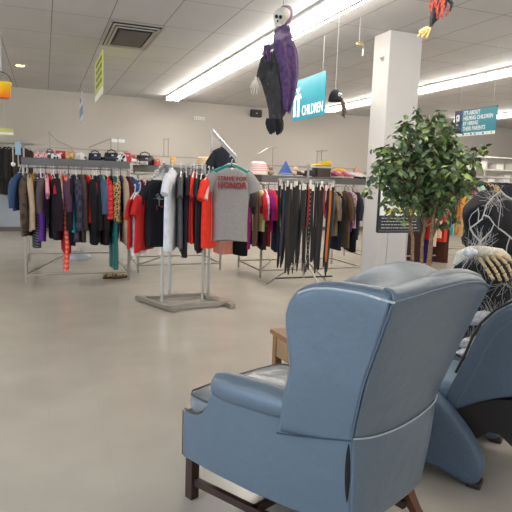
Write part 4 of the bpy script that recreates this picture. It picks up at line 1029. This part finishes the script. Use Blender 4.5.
# dark suits on the wall rail at the left
t = empty('wall_rail', (-0.8, YW-.35, 2.11), 0, 'long wall rail holding dark suits at the left edge', 'clothing rail')
MB().tube([(-3.5, 0, 0), (0.6, 0, 0)], .018, 8).build('rail', CHROME, t)
for x in (-3.2, -1.4, .5): MB().bar((x, 0, 0), (x, .35, 0), .02).build('bracket', DULL, t, smooth=False)
for i, (px, w, c, l) in enumerate(((-1, .25, (70, 70, 68), 'grey suit jacket on the wall rail, cut by the left edge'), (5, .2, (42, 42, 42), 'charcoal suit jacket second from the photo\'s left edge'), (9.5, .2, (34, 34, 36), 'black suit jacket behind the white tag rod'), (13.5, .2, (48, 46, 44), 'dark grey suit jacket left of the tag'), (18, .2, (40, 38, 40), 'black suit jacket behind the pale blue tag'), (23, .2, (58, 52, 48), 'brown grey suit jacket at the right end of the wall rail'))):
    p = at_y(px, 150, YW-.35)
    garment('suit_jacket', (p.x, YW-.35, 2.128), R_(70-5*i), 1.22 if i else 1.12, cloth(c), l, 'jacket', 'suits on the wall rail', w=.24, th=.11, seed=600+i, sl=.65)

# ================================================================== RIGHT SIDE RACKS
YE = 8.6
def side_rack():
    rack('white topped clothing rack at the right edge behind the tree and reaper', 5.55, 9.0, YE, 1.66, depth=0.9)
side_rack()
GR = 'clothes on the right hand rack'
for i, (px, bot, m, kind, l) in enumerate(((424, 262, cloth((60, 40, 40)), 'coat', 'brown coat behind the left tree stems'), (430, 240, cloth((150, 36, 40)), 'shirt', 'dark red shirt behind the tree stems'), (433, 266, cloth((40, 34, 96)), 'dress', 'purple blue dress behind the tree stems'),
    (437, 246, cloth((206, 190, 176)), 'shirt', 'white shirt glimpsed right of the tree stems'), (441, 238, cloth((206, 170, 140)), 'shirt', 'peach shirt right of the tree stems'), (446, 242, cloth((200, 62, 46)), 'dress', 'orange red dress behind the tree crown, right side'),
    (449, 266, cloth((70, 42, 32)), 'coat', 'dark brown coat hanging below the orange red dress'), (453, 236, cloth((90, 168, 170)), 'blouse', 'turquoise scarf like blouse behind the tree leaves'), (457, 232, cloth((212, 142, 70)), 'coat', 'orange coat just right of the tree crown'),
    (462, 236, cloth((190, 150, 96)), 'coat', 'mustard tan coat right of the orange coat'), (466, 212, cloth((148, 26, 64)), 'shirt', 'raspberry shirt between tan coat and grey shirt'), (469, 214, cloth((150, 130, 150)), 'shirt', 'mauve patterned shirt left of the grey shirt'),
    (473, 218, cloth((164, 156, 148)), 'shirt', 'light grey long shirt above the reaper hood'), (478, 210, cloth((140, 186, 168)), 'shirt', 'pale mint shirt above the reaper hood'),
    (483, 225, cloth((30, 28, 30)), 'coat', 'black coat left of the gold print blouse'), (491, 232, gold, 'blouse', 'black blouse with gold print above the reaper hood'),
    (499, 228, cloth((44, 44, 48)), 'coat', 'charcoal coat right of the gold print blouse'), (505, 230, cloth((38, 42, 50)), 'coat', 'blue black coat near the right edge'), (512, 235, cloth((30, 30, 32)), 'coat', 'black coat cut by the right edge'), (519, 235, cloth((80, 50, 50)), 'coat', 'brown coat past the right edge'))):
    p = at_y(px, 200, YE-.2); zb = at_y(px, bot, YE-.2).z
    garment(kind, (p.x, YE, 1.674), R_((118 if px < 480 else 138) + rndA.uniform(-8, 8)), 1.674-zb, m, l, kind, GR, w=.2, th=.09, sleeve='long' if kind in ('coat', 'shirt') else 'short', seed=700+i, sl=min(.55, 1.5-zb))
# wall shelves with white goods, right
t = empty('wall_shelf', (12.1, 12.6, 0), 0, 'bright white display shelving far right behind the clothes', 'shelf')
for z in (1.55, 1.95, 2.30): MB().box((0, 0, z), (5.2, .5, .04)).build('shelf_board', mat('white_enamel', (215, 212, 205)), t, smooth=False)
for x in (-2.6, 0, 2.6): MB().box((x, .28, 1.17), (.05, .05, 2.34)).build('upright', mat('white_enamel', (215, 212, 205)), t, smooth=False)
rg = random.Random(8)
for k in range(16):
    c = rg.choice([(226, 224, 218), (206, 200, 190), (160, 150, 140), (214, 210, 204), (120, 96, 80)]); cn = {226: 'white', 206: 'cream', 160: 'grey', 214: 'off white', 120: 'brown'}[c[0]]
    w = rg.uniform(.2, .34); h = rg.uniform(.14, .28); z = (1.97, 1.57)[k % 2]
    o = MB().box((0, 0, h/2), (w*.85, .3, h)).build('storage_box', mat('box_%d' % c[0], c, rough=.6), smooth=False, bevel=.006, loc=(9.75+.30*k, 12.52, z)); tag(o, '%s box, %s from the left on the %s far right shelf board' % (cn, ORD[k//2], ('middle', 'lowest')[k % 2]), 'box', 'boxes on the far right shelving')
    MB().box((0, 0, h-.015), (w*.85+.01, .31, .03)).build('lid', mat('boxlid_%d' % c[0], [v*.93 for v in c]), o, smooth=False)

# ================================================================== NOTICE STAND by the column
def notice():
    Y = 5.9; a = at_y(377, 232, Y); b_ = at_y(420, 234, Y)
    t = empty('notice_stand', ((a.x+b_.x)/2, Y, 0), R_(0), 'black framed notice on a thin metal stand against the column', 'sign')
    w = (b_.x-a.x); z0 = a.z; z1 = at_y(378, 172, Y).z; h = z1-z0
    fr = MB()
    for (cx, cz, sx, sz) in ((0, z0, w, .022), (0, z1, w, .022), (-w/2, (z0+z1)/2, .022, h), (w/2, (z0+z1)/2, .022, h)): fr.box((cx, 0, cz), (sx, .025, sz))
    fr.build('frame', BLACK_P, t, smooth=False)
    MB().box((0, .004, (z0+z1)/2), (w-.02, .008, h-.02)).build('poster', WT, t, smooth=False)
    MB().box((0, -.002, z0+h*.15), (w-.03, .006, h*.26)).build('black_panel', mat('poster_black', (40, 40, 44), rough=.5), t, smooth=False)
    MB().box((.02, -.002, z0+h*.36), (w*.78, .006, h*.07)).build('yellow_band', mat('poster_yellow', (214, 196, 70)), t, smooth=False)
    MB().box((0, -.002, z1-h*.08), (w-.03, .006, h*.10)).build('teal_band', mat('poster_teal', (70, 150, 160)), t, smooth=False)
    rg = random.Random(2)
    for k in range(4):
        q = MB(); x = -w*.42
        while x < w*.36:
            l = rg.uniform(.02, .06); q.box((x+l/2, -.006, z0+h*(.07+.055*k)), (l, .003, .009)); x += l+.012
        q.build('small_print', mat('print_pale', (190, 190, 190)), t, smooth=False)
    for k in range(3):
        q = MB(); x = -w*.42
        while x < w*.36:
            l = rg.uniform(.02, .045); q.box((x+l/2, -.004, z0+h*(.50+.12*k)), (l, .004, .036)); x += l+.014
        q.build('large_print', mat('print_dark', (50, 52, 58)), t, smooth=False)
    for x in (-w*.22, w*.22):
        MB().tube([(x, .02, z0), (x*1.05, .03, .02)], .009, 8).build('leg', CHROME, t)
    MB().box((0, .03, .010), (w*.8, .26, .02)).build('base', DULL, t, smooth=False)
notice()

# ================================================================== ARTIFICIAL TREE
def tree():
    Y = 4.55; base = at_y(426, 262, Y); base.z = 0
    t = empty('potted_tree', base, 0, 'artificial ficus tree with several thin stems beside the white column', 'plant')
    pot = MB(); rings = []
    for r, z in ((.15, 0), (.17, .02), (.20, .28), (.21, .30), (.19, .30), (.18, .27)): rings.append([Vector((r*math.cos(2*PI*k/24), r*math.sin(2*PI*k/24), z)) for k in range(24)])
    pot.loft(rings).build('pot', mat('wicker', (110, 84, 58), rough=.8, bump=.8, kind='stripes', scale=24), t)
    rg = random.Random(12)
    bark = mat('ficus_bark', (132, 104, 74), rough=.85, bump=.5, scale=40, var=.2)
    tips = []
    cen = Vector((at_y(424, 162, Y).x-base.x, 0, at_y(424, 162, Y).z))
    for i, (bx, tx, ty, tz) in enumerate(((412, 408, .05, 1.45), (423, 440, .12, 1.62), (427, 432, -.1, 1.78), (430, 452, .0, 1.5))):
        x0 = at_y(bx, 262, Y).x-base.x; x1 = at_y(tx, 170, Y).x-base.x
        pts = [Vector((x0*.4, ty*.3, .26)), Vector((x0*.9, ty*.2, .6)), Vector((x0, ty*.3, .95)), Vector((lerp(x0, x1, .5), ty*.6, 1.2)), Vector((x1, ty, tz))]
        MB().tube(pts, [.020, .018, .016, .014, .007], 8).build('stem', bark, t)
        for k in range(22):
            q = lerp(pts[3], pts[4], rg.random()) if k > 5 else lerp(pts[2], pts[3], rg.uniform(.4, 1)); tips.append(q)
    br = MB(); lv = MB()
    def leaf(p, d, s):
        d = d.normalized(); sd = d.cross(Vector((0, 0, 1)))
        if sd.length < .1: sd = Vector((1, 0, 0))
        sd.normalize(); sd = (Matrix.Rotation(rg.uniform(-1.2, 1.2), 3, d) @ sd); up = sd.cross(d)
        L = s; w = s*.29
        lv.add([p, p+d*L*.3+sd*w-up*.0+up*w*.25, p+d*L*.3-sd*w+up*w*.25, p+d*L*.65+sd*w*.85+up*w*.2, p+d*L*.65-sd*w*.85+up*w*.2, p+d*L-up*w*.3, p+d*L*.3, p+d*L*.65],
               [(0, 1, 6), (0, 6, 2), (1, 3, 7, 6), (6, 7, 4, 2), (3, 5, 7), (7, 5, 4)])
    RX, RZ = .57, .57
    for q in tips:
        an = rg.uniform(0, 2*PI); el = rg.uniform(-.5, 1.2); r = rg.uniform(.55, 1.0)
        e = cen + Vector((RX*r*math.cos(an)*math.cos(el), RX*.9*r*math.sin(an)*math.cos(el), RZ*r*math.sin(el)-.05))
        m_ = (q+e)/2 + Vector((0, 0, .09))
        pts = [q, lerp(q, m_, .5)+Vector((0, 0, .02)), m_, lerp(m_, e, .6)+Vector((0, 0, .0)), e + Vector((0, 0, -.06))]
        br.tube(pts, [.005, .004, .003, .0025, .0015], 5)
        for j in range(32):
            u = rg.random()**.7*3.999; i = int(u); p = lerp(pts[i], pts[i+1], u-i)
            dd = Vector((rg.uniform(-1, 1), rg.uniform(-1, 1), rg.uniform(-1.1, .5)))
            p2 = p + dd*rg.uniform(.0, .07)
            if p2.z < .82: p2.z = .82 + rg.uniform(0, .12)
            leaf(p2, dd, rg.uniform(.06, .10))
    for dpx, dpy in ((363, 196), (368, 178), (374, 150), (418, 110), (440, 112), (372, 168), (476, 200), (446, 228), (384, 205), (391, 212), (402, 218), (399, 196), (380, 182), (456, 222), (470, 180), (478, 162), (486, 150), (430, 118), (405, 122), (450, 130)):
        e = at_y(dpx, dpy, Y) - base; q = cen + (e-cen)*.45; m_ = (e+q)/2 + Vector((0, 0, .05))
        br.tube([q, m_, e], [.004, .003, .0015], 5)
        for j in range(26):
            u = rg.random(); p = lerp(m_, e, u) + Vector((rg.uniform(-.04, .04), rg.uniform(-.04, .04), rg.uniform(-.04, .03)))
            leaf(p, Vector((rg.uniform(-1, 1), rg.uniform(-.8, .8), rg.uniform(-1.3, .2))), rg.uniform(.055, .085))
    br.build('branches', bark, t)
    m = bpy.data.materials.new('ficus_leaf'); m.use_nodes = True; N = m.node_tree.nodes; L = m.node_tree.links; b = N['Principled BSDF']
    ge = N.new('ShaderNodeNewGeometry'); rp = N.new('ShaderNodeValToRGB'); cr_ = rp.color_ramp
    cr_.elements[0].position = 0; cr_.elements[0].color = rgb((58, 74, 50)); cr_.elements[1].position = 1; cr_.elements[1].color = rgb((150, 168, 70))
    for ps, c in ((.35, (68, 88, 56)), (.7, (88, 108, 66)), (.93, (118, 140, 74))): e_ = cr_.elements.new(ps); e_.color = rgb(c)
    L.new(ge.outputs['Random Per Island'], rp.inputs['Fac']); L.new(rp.outputs['Color'], b.inputs['Base Color']); b.inputs['Roughness'].default_value = .45
    lv.build('foliage', m, t, smooth=False)
tree()

# ================================================================== SEATED REAPER DECORATION
BONE = mat('bone', (196, 170, 128), rough=.6, bump=.3, scale=50, var=.12)
WEB = mat('cobweb', (176, 170, 164), rough=.9)
def crumple(mb, amp, freq, seed=0.0):
    for i, p in enumerate(mb.v):
        q = p*freq + Vector((seed, seed, seed)); mb.v[i] = p + Vector((noise.noise(q), noise.noise(q+Vector((9, 0, 0))), noise.noise(q+Vector((0, 7, 0)))))*amp
    return mb
def reaper():
    BLK_ = mat('black_gauze', (24, 23, 25), rough=.95, bump=.6, scale=14, var=.4)
    hips = Vector((2.10, 2.62, 0))
    t = empty('skeleton_reaper', hips, 0, 'seated black hooded reaper figure draped in white cobwebs, bony hand forward', 'halloween figure')
    def W(p): return p - hips
    body = MB(); rings = []
    #   centre px, py, depth, half width x, half depth
    spec = [(505, 395, 2.70, .30, .16), (500, 350, 2.68, .28, .17), (497, 320, 2.70, .25, .17), (492, 295, 2.72, .24, .16), (492, 275, 2.74, .235, .15), (496, 255, 2.78, .22, .13), (502, 243, 2.82, .15, .10)]
    rg = random.Random(31); ph = [rg.uniform(0, 6) for _ in range(6)]
    for i, (x, y, Y, hw, hd) in enumerate(spec):
        c = W(at_y(x, y, Y)); rings.append([c + Vector(((hw*(1+.05*math.sin(7*k*.26+ph[i % 6])))*math.cos(2*PI*k/28), (hd+.015*math.sin(5*2*PI*k/28+i))*math.sin(2*PI*k/28), .012*math.sin(3*2*PI*k/28+i))) for k in range(28)])
    crumple(body.loft(rings), .05, 7).build('robe', BLK_, t, sub=1)
    # lap and thighs going forward-left towards the front of the recliner
    lap = MB(); a = W(at_y(505, 360, 2.68)); b = a + Vector((-.42, .10, -.02)); c_ = b + Vector((-.06, .02, -.34))
    lap.tube([a, lerp(a, b, .5)+Vector((0, 0, .03)), b, c_], [.17, .15, .13, .10], 16).build('lap_cloth', BLK_, t, sub=1)
    # hood: open ring hood facing left
    hood = MB(); rings = []
    hc = W(at_y(487, 218, 2.74)); ax = Vector((-.86, -.40, -.10)).normalized(); up = Vector((0, 0, 1)); sd = ax.cross(up).normalized(); up = sd.cross(ax)
    for d, r1, r2, dz in ((-.24, .02, .02, -.06), (-.23, .10, .12, -.06), (-.17, .15, .17, -.04), (-.08, .165, .185, -.01), (.0, .155, .175, 0.0), (.06, .13, .15, .0), (.10, .11, .13, -.01), (.12, .085, .11, -.02), (.11, .07, .09, -.02), (.07, .065, .08, -.02), (.06, .02, .02, -.02)):
        rings.append([hc + ax*d + up*dz + sd*r1*(math.cos(2*PI*k/24)+.06*math.sin(5*2*PI*k/24)) + up*(r2*math.sin(2*PI*k/24)*(1.0 if math.sin(2*PI*k/24) > 0 else 1.25)) for k in range(24)])
    crumple(hood.loft(rings), .035, 9).build('hood', BLK_, t, sub=1)
    nk = MB(); crumple(nk.tube([hc + Vector((.14, .04, .10)), hc + Vector((.10, .03, .0)), hc + Vector((.07, .02, -.10)), hc + Vector((.07, .04, -.24))], [.06, .13, .16, .22], 18), .04, 8, 3).build('shoulder_cape', BLK_, t, sub=1)
    # sleeve + forearm wrapped in web, hand of bones
    el = W(at_y(507, 268, 2.60)); wr0 = W(at_y(457, 262, 2.50)); kn = W(at_y(478, 258, 2.42))
    sl = MB(); sl.tube([W(at_y(512, 256, 2.78)), el + Vector((.02, 0, -.02)), lerp(el, wr0, .55)+Vector((0, .02, -.035)), wr0+Vector((.0, .02, -.035))], [.10, .095, .075, .05], 14).build('sleeve', BLK_, t, sub=1)
    fa = MB(); fa.tube([W(at_y(455, 264, 2.47)), W(at_y(460, 256, 2.45)), W(at_y(470, 252, 2.44)), W(at_y(484, 251, 2.43)), W(at_y(500, 254, 2.46)), W(at_y(508, 258, 2.5))], [.012, .030, .034, .030, .034, .02], 12)
    fa.build('forearm', mat('aged_bone_cloth', (200, 192, 174), rough=.8, bump=.6, scale=30, var=.1), t)
    palm = MB(); 
    hand = [((479, 258), (486, 268), (490, 274), (493.5, 280)), ((485, 256), (493, 267), (497, 273), (500.5, 281)), ((491, 255), (500, 266), (504, 273), (507.5, 281)), ((497, 255), (507, 264), (511, 272), (514, 279)), ((503, 256), (512, 261), (516, 266), (519, 271))]
    for q in hand:
        k0 = W(at_y(q[0][0], q[0][1], 2.42)); palm.tube([W(at_y(474, 254, 2.43)), lerp(W(at_y(474, 254, 2.43)), k0, .5)+Vector((0, 0, .006)), k0], [.009, .008, .011], 8)
    palm.ball(W(at_y(475, 255, 2.43)), (.022, .018, .016)); palm.build('palm', BONE, t)
    dark = mat('bone_joint', (84, 58, 40), rough=.8)
    for q in hand:
        P = [W(at_y(x, y, 2.41-.01*i)) for i, (x, y) in enumerate(q)]; f = MB(); jt = MB()
        for a, b in zip(P, P[1:]):
            dd = b-a; f.tube([a+dd*.03, a+dd*.15, a+dd*.5, a+dd*.85, a+dd*.95], [.008, .0115, .0085, .0105, .007], 8)
            jt.ball(b - dd*.01, .0075, 8, 5)
        o = f.build('finger', BONE, t); jt.build('joint', dark, o)
    # cobweb strands: thick main strands plus fine fluff
    def strand(pts, r, Y):
        return [W(at_y(x, y, Y)) for x, y in pts], r
    main = [([(501, 191), (494, 196), (487, 204), (484, 213), (482, 219), (476, 224), (470, 228)], .006), ([(478, 208), (479, 214), (478, 221), (483, 219)], .005), ([(484, 215), (489, 217), (494, 224), (491, 231), (484, 238), (480, 242)], .006),
            ([(470, 228), (474, 235), (480, 241), (481, 245)], .007), ([(501, 191), (506, 196), (512, 199)], .006), ([(498, 228), (504, 232), (510, 237), (516, 242)], .006), ([(494, 224), (498, 228), (500, 214), (501, 204), (497, 197)], .004), ([(510, 237), (507, 246), (506, 254)], .005),
            ([(470, 228), (469, 220), (472, 214), (478, 209)], .003), ([(457, 262), (453, 268), (450, 272)], .004), ([(470, 256), (464, 265), (460, 272)], .004)]
    wb = MB()
    for p, r in main:
        Yd = 2.53 if p[0][1] < 250 else 2.42
        wb.tube([W(at_y(x, y, Yd)) for x, y in p], r*.85, 6, flat=.5)
    wb.build('web_strands', WEB, t)
    fl = MB(); rg = random.Random(17)
    anchors = [(480, 246, 2.50), (495, 200, 2.60), (487, 330, 2.47), (495, 318, 2.5), (470, 345, 2.45), (478, 253, 2.40), (505, 285, 2.52), (476, 300, 2.5)]
    for k in range(380):
        x, y, Y = rg.choice(anchors); a = W(at_y(x+rg.gauss(0, 4), y+rg.gauss(0, 3), Y)); an = rg.uniform(0, 2*PI); l = rg.uniform(.03, .15)
        b = a + Vector((math.cos(an)*l, rg.uniform(-.01, .02), math.sin(an)*l)); m_ = (a+b)/2 + Vector((rg.uniform(-.02, .02), 0, rg.uniform(-.02, .02)))
        fl.tube([a, m_, b], rg.uniform(.0006, .0011), 3)
    o = fl.build('web_fluff', WEB, t); o['kind'] = 'stuff'
    for (x, y, Y, sx, sz) in ((480, 318, 2.50, .11, .035), (474, 343, 2.46, .10, .032), (468, 352, 2.44, .07, .02), (470, 252, 2.41, .045, .018)):
        b = MB(); c = W(at_y(x, y, Y)); rings = []
        for i in range(7):
            th = -PI/2 + PI*(i+.5)/7
            rings.append([c + Vector((sx*math.cos(th)*math.cos(2*PI*k/18)*(1+.25*rg.random()), .03*math.cos(th)*math.sin(2*PI*k/18), sz*math.sin(th)*(1+.4*rg.random()))) for k in range(18)])
        b.loft(rings).build('web_clump', mat('web_wool', (206, 204, 204), rough=.95, bump=1, scale=40, var=.15), t)
reaper()

# ================================================================== HANGING GHOUL
def ghoul():
    Y = 4.3; top = at_y(283.5, 10, Y)
    t = empty('hanging_ghoul', (top.x, Y, 0), 0, 'hanging skull ghoul in purple and black ragged gauze below the strip light', 'halloween figure')
    def W(px, py, dy=0.0): p = at_y(px, py, Y+dy); return Vector((p.x-top.x, p.y-Y, p.z))
    bone = mat('skull_white', (206, 198, 184), rough=.6, bump=.3, scale=30, var=.06)
    purple = mat('purple_gauze', (84, 58, 98), rough=.85, bump=.8, scale=30, var=.22, alpha=.93); blackg = mat('black_veil', (52, 50, 52), rough=.95, bump=.8, scale=22, var=.4, alpha=.82)
    MB().tube([W(283, 12), Vector((0, 0, ZC-.002)) + Vector((W(283, 12).x, 0, 0))], .003, 5).build('cord', mat('dark_string', (120, 116, 112)), t)
    sk = MB(); rings = []
    c = W(282, 17)
    for z, rx, ry, dx in ((.072, .012, .012, .01), (.066, .035, .04, .008), (.05, .058, .066, .004), (.025, .068, .078, .0), (.0, .066, .078, -.002), (-.02, .058, .066, -.008), (-.04, .046, .05, -.018), (-.06, .040, .042, -.024), (-.078, .034, .034, -.028), (-.09, .022, .024, -.028)):
        rings.append([c + Vector((dx + rx*math.cos(2*PI*k/20), ry*math.sin(2*PI*k/20), z)) for k in range(20)])
    s_ = sk.loft(rings).build('skull', bone, t, sub=1)
    dk = mat('socket_black', (20, 16, 16), rough=1)
    for (x, y) in ((276.4, 16.5), (280.5, 17)): MB().ball(W(x, y, -.062), (.013, .012, .015), 10, 6).build('eye_socket', dk, s_)
    MB().ball(W(277.6, 21, -.06), (.006, .01, .010), 8, 5).build('nose_hole', dk, s_)
    th = MB()
    for k in range(6): th.box(W(275.5+1.1*k, 25.5, -.045), (.005, .01, .011))
    th.build('teeth', WT, s_, smooth=False)
    def drape(name, m, spec, seed, d=.05, n=26, folds=6, dy=0):
        rg = random.Random(seed); rings = []; ph = rg.uniform(0, 6)
        for i, (y, xa, xb) in enumerate(spec):
            a, b = W(xa, y, dy), W(xb, y, dy); c = (a+b)/2; hw = (b.x-a.x)/2
            rings.append([c + Vector((hw*math.cos(2*PI*k/n)*(1+.04*math.sin(folds*2*PI*k/n+ph+i*.4)), d*(.6+.4*i/len(spec))*math.sin(2*PI*k/n)*(1+.3*math.sin(folds*2*PI*k/n+ph)), (.03*rg.uniform(-1, 1) if i == len(spec)-1 else 0))) for k in range(n)])
        return MB().loft(rings, cap=False).build(name, m, t)
    hd = MB(); c2 = W(286, 16, .02); rings = []
    for z, r in ((.085, .02), (.075, .05), (.04, .075), (.0, .078), (-.04, .065), (-.08, .05), (-.12, .045)):
        rings.append([c2 + Vector((.004 + r*.75*math.cos(2*PI*k/18), .02+r*math.sin(2*PI*k/18), z)) for k in range(18)])
    hd.loft(rings, cap=False).build('hood', mat('thin_mauve_gauze', (150, 116, 146), rough=.9, alpha=.75), t)
    drape('purple_robe', purple, [(26, 281, 290), (31, 275, 291), (38, 273.5, 292), (50, 274, 297), (60, 276, 298), (72, 278, 298), (85, 280, 296.5), (98, 281, 294), (112, 282, 289)], 3, .065, dy=-.02)
    drape('black_robe', blackg, [(41, 270, 280), (46, 266, 283), (56, 262, 287), (66, 259, 288), (76, 258, 288), (86, 262, 287), (98, 266, 285), (110, 269, 283), (121, 270, 281)], 5, .07, dy=.03)
    drape('ragged_hem', mat('black_hem', (24, 23, 25), rough=.95), [(119, 266.5, 283), (124, 265.5, 283.5), (129, 267, 283), (132, 270, 281)], 8, .06)
    drape('sleeve', purple, [(45, 263, 271), (52, 263.5, 270), (58, 264, 271)], 11, .03)
    drape('sleeve', blackg, [(62, 262, 275), (70, 258, 270), (78, 256.5, 265)], 12, .03)
    for s, (wx, wy) in ((-1, (255.5, 79)),):
        w = W(wx, wy, -.02); hb = MB(); hb.ball(w, (.016, .010, .018), 8, 6); o = hb.build('hand', bone, t)
        for k, (dx, dy) in enumerate(((-5.5, 9), (-4.5, 15), (-1.5, 16), (1.5, 15), (4, 12))):
            m_ = W(wx+dx*.6, wy+dy*.45, -.03); e = W(wx+dx, wy+dy, -.02)
            MB().tube([w, m_, lerp(m_, e, .5), e], [.006, .0065, .005, .003], 6).build('finger', bone, o)
ghoul()

# ================================================================== OTHER HANGING DECORATIONS
def bucket():
    p = at_y(1.5, 90, 6.0); t = empty('pumpkin_bucket', p, 0, 'orange plastic bucket, lit yellow put into its upper colour, hanging at the top left edge', 'bucket')
    m = bpy.data.materials.new('pumpkin_lit_ramp'); m.use_nodes = True; N = m.node_tree.nodes; L = m.node_tree.links; b = N['Principled BSDF']
    tc = N.new('ShaderNodeTexCoord'); sp = N.new('ShaderNodeSeparateXYZ'); rp = N.new('ShaderNodeValToRGB'); ad = N.new('ShaderNodeMath'); ad.operation = 'MULTIPLY_ADD'; ad.inputs[1].default_value = 6.5; ad.inputs[2].default_value = .5
    L.new(tc.outputs['Object'], sp.inputs[0]); L.new(sp.outputs['Z'], ad.inputs[0]); L.new(ad.outputs[0], rp.inputs['Fac']); rp.color_ramp.elements[0].color = rgb((240, 110, 20)); rp.color_ramp.elements[1].color = rgb((250, 214, 30)); L.new(rp.outputs['Color'], b.inputs['Base Color']); b.inputs['Roughness'].default_value = .35  # light is put into the colour: orange below, lit yellow above
    bk = MB(); rings = []
    for r, z in ((.002, -.075), (.068, -.075), (.074, -.065), (.09, .06), (.094, .065), (.094, .072), (.086, .072), (.07, -.06), (.002, -.065)): rings.append([Vector((r*math.cos(2*PI*k/24), r*math.sin(2*PI*k/24), z)) for k in range(24)])
    bk.loft(rings).build('pail', m, t)
    MB().tube([(.088*math.cos(PI*k/10), 0, .07+.10*math.sin(PI*k/10)) for k in range(11)], .004, 6).build('handle', BLACK_P, t)
    MB().tube([(0, 0, .17), (0, 0, ZC-p.z-.002)], .004, 5).build('cord', WIRE, t)
bucket()
def spook():
    Y = 5.0; c = at_y(335, 98, Y); t = empty('spider_decoration', c, R_(-8), 'black dome shaped creature with white eyes hanging right of the CHILDREN sign', 'halloween figure')
    b = MB(); rings = []
    for r, z in ((.002, -.035), (.062, -.035), (.066, -.028), (.064, .0), (.056, .035), (.04, .065), (.02, .082), (.002, .088)): rings.append([Vector((r*math.cos(2*PI*k/20), r*math.sin(2*PI*k/20), z-.0)) for k in range(20)])
    b.loft(rings).build('body', mat('black_felt', (24, 23, 28), rough=.85), t)
    for x, s in ((.022, 1), (.052, .8)):
        e = MB().ball((x, -.058 if s == 1 else -.034, .028), (.013*s, .008, .019), 12, 8).build('eye', WT, t); MB().ball((x+.001, -.066 if s == 1 else -.041, .026), (.006*s, .003, .009), 8, 6).build('pupil', BLACK_P, e)
    tl = MB(); tl.tube([(.055, -.02, .0), (.075, -.02, -.04), (.095, -.01, -.09), (.11, 0, -.13), (.10, 0, -.16), (.112, 0, -.19)], [.012, .018, .026, .022, .014, .004], 10)
    tl.build('ragged_tail', mat('brown_rag', (96, 80, 70), rough=.95, bump=1, scale=50, var=.3), t)
    for (a, b_) in (((.11, 0, -.13), (.08, 0, -.17)), ((.105, 0, -.12), (.135, 0, -.14))): MB().tube([a, b_], [.010, .004], 6).build('claw', mat('brown_rag', (96, 80, 70)), t)
    MB().tube([(0, 0, .086), (0.0, 0, ZC-c.z-.002)], .003, 5).build('cord', WIRE, t)
spook()
def witch():
    Y = 4.2; t0 = at_y(437, 8, Y); t = empty('hanging_witch', t0, 0, 'small red and black ragged witch flying on a yellow broom beside the column top', 'halloween figure')
    def W(x, y, d=0): return at_y(x, y, Y+d) - t0
    redm = mat('witch_red', (146, 62, 50), rough=.9, bump=.6, scale=60, var=.3); blk = mat('witch_black', (40, 36, 40), rough=.9, bump=.6, scale=60, var=.3)
    b = MB(); b.tube([W(440, -12), W(440, -3), W(438, 6), W(436, 14), W(432, 22), W(430, 27)], [.05, .075, .072, .05, .025, .008], 14).build('robe', blk, t)
    rg = random.Random(6); rb_ = MB()
    for k in range(22):
        a = W(rg.uniform(430, 448), rg.uniform(-8, 8), -.075); e = a + Vector((rg.uniform(-.05, .03), rg.uniform(-.0, .02), -rg.uniform(.05, .12)))
        rb_.tube([a, lerp(a, e, .5)+Vector((rg.uniform(-.015, .015), 0, 0)), e], [.010, .014, .003], 5, flat=.3)
    for k in range(22): pass
    rb_.build('red_rags', redm, t)
    MB().ball(W(440, -22), (.04, .04, .05)).build('head', mat('witch_skin', (150, 160, 110)), t)
    MB().tube([W(440, -28), W(441, -44)], [.05, .003], 14).build('hat', blk, t)
    MB().tube([W(448, -2, -.03), W(452, 4, -.04), W(450, 11, -.05)], [.02, .016, .008], 8).build('arm', blk, t)
    st = mat('broom_straw', (206, 178, 112), rough=.8, bump=.6, scale=80, var=.15)
    br = MB().tube([W(446, 4, .03), W(432, 26, .0), W(429, 30)], .006, 6).build('broomstick', mat('stick', (120, 84, 50)), t)
    bs = MB(); 
    for k in range(26):
        a = W(430.5, 28, rg.uniform(-.01, .01)); e = W(rg.uniform(416, 428), 0 + 30 + rg.uniform(-1, 9), rg.uniform(-.05, .05)); bs.tube([a, lerp(a, e, .5)+Vector((0, 0, .01)), e], [.006, .008, .003], 5)
    bs.build('broom_bristles', st, br)
    MB().tube([W(440, -44), Vector((W(440, -44).x, 0, ZC-t0.z-.002))], .002, 5).build('cord', WIRE, t)
witch()
def fly():
    Y = 6.0; c = at_y(359, 44, Y); t = empty('insect_decoration', c, 0, 'small yellowish dangling insect decoration left of the column top', 'decoration')
    MB().ball((0, 0, 0), (.045, .02, .016)).ball((.05, 0, .0), (.02, .018, .016)).build('body', mat('straw_yellow', (214, 196, 140), rough=.7), t)
    for s in (-1, 1): MB().ball((.0, s*.03, .012), (.035, .03, .004)).build('wing', mat('wing_pale', (206, 200, 186)), t)
    MB().tube([(0, 0, .01), (0, 0, ZC-c.z-.002)], .002, 5).build('cord', WIRE, t)
    MB().box((.06, 0, -.09), (.014, .006, .08)).build('tag', WT, t, smooth=False); MB().tube([(.06, 0, -.05), (.05, 0, 0)], .002, 5).build('thread', WIRE, t)
fly()
p = Vector((CX-.004, CY+.14, at_x(380, 60, CX).z))
o = MB().tube([(0, 0, 0), (-.03, 0, 0), (-.045, 0, .02)], .006, 6).box((-.002, 0, 0), (.004, .06, .06)).build('hook', mat('hook_grey', (150, 140, 126)), loc=p); tag(o, 'small grey hook on the left face of the white column', 'hook')
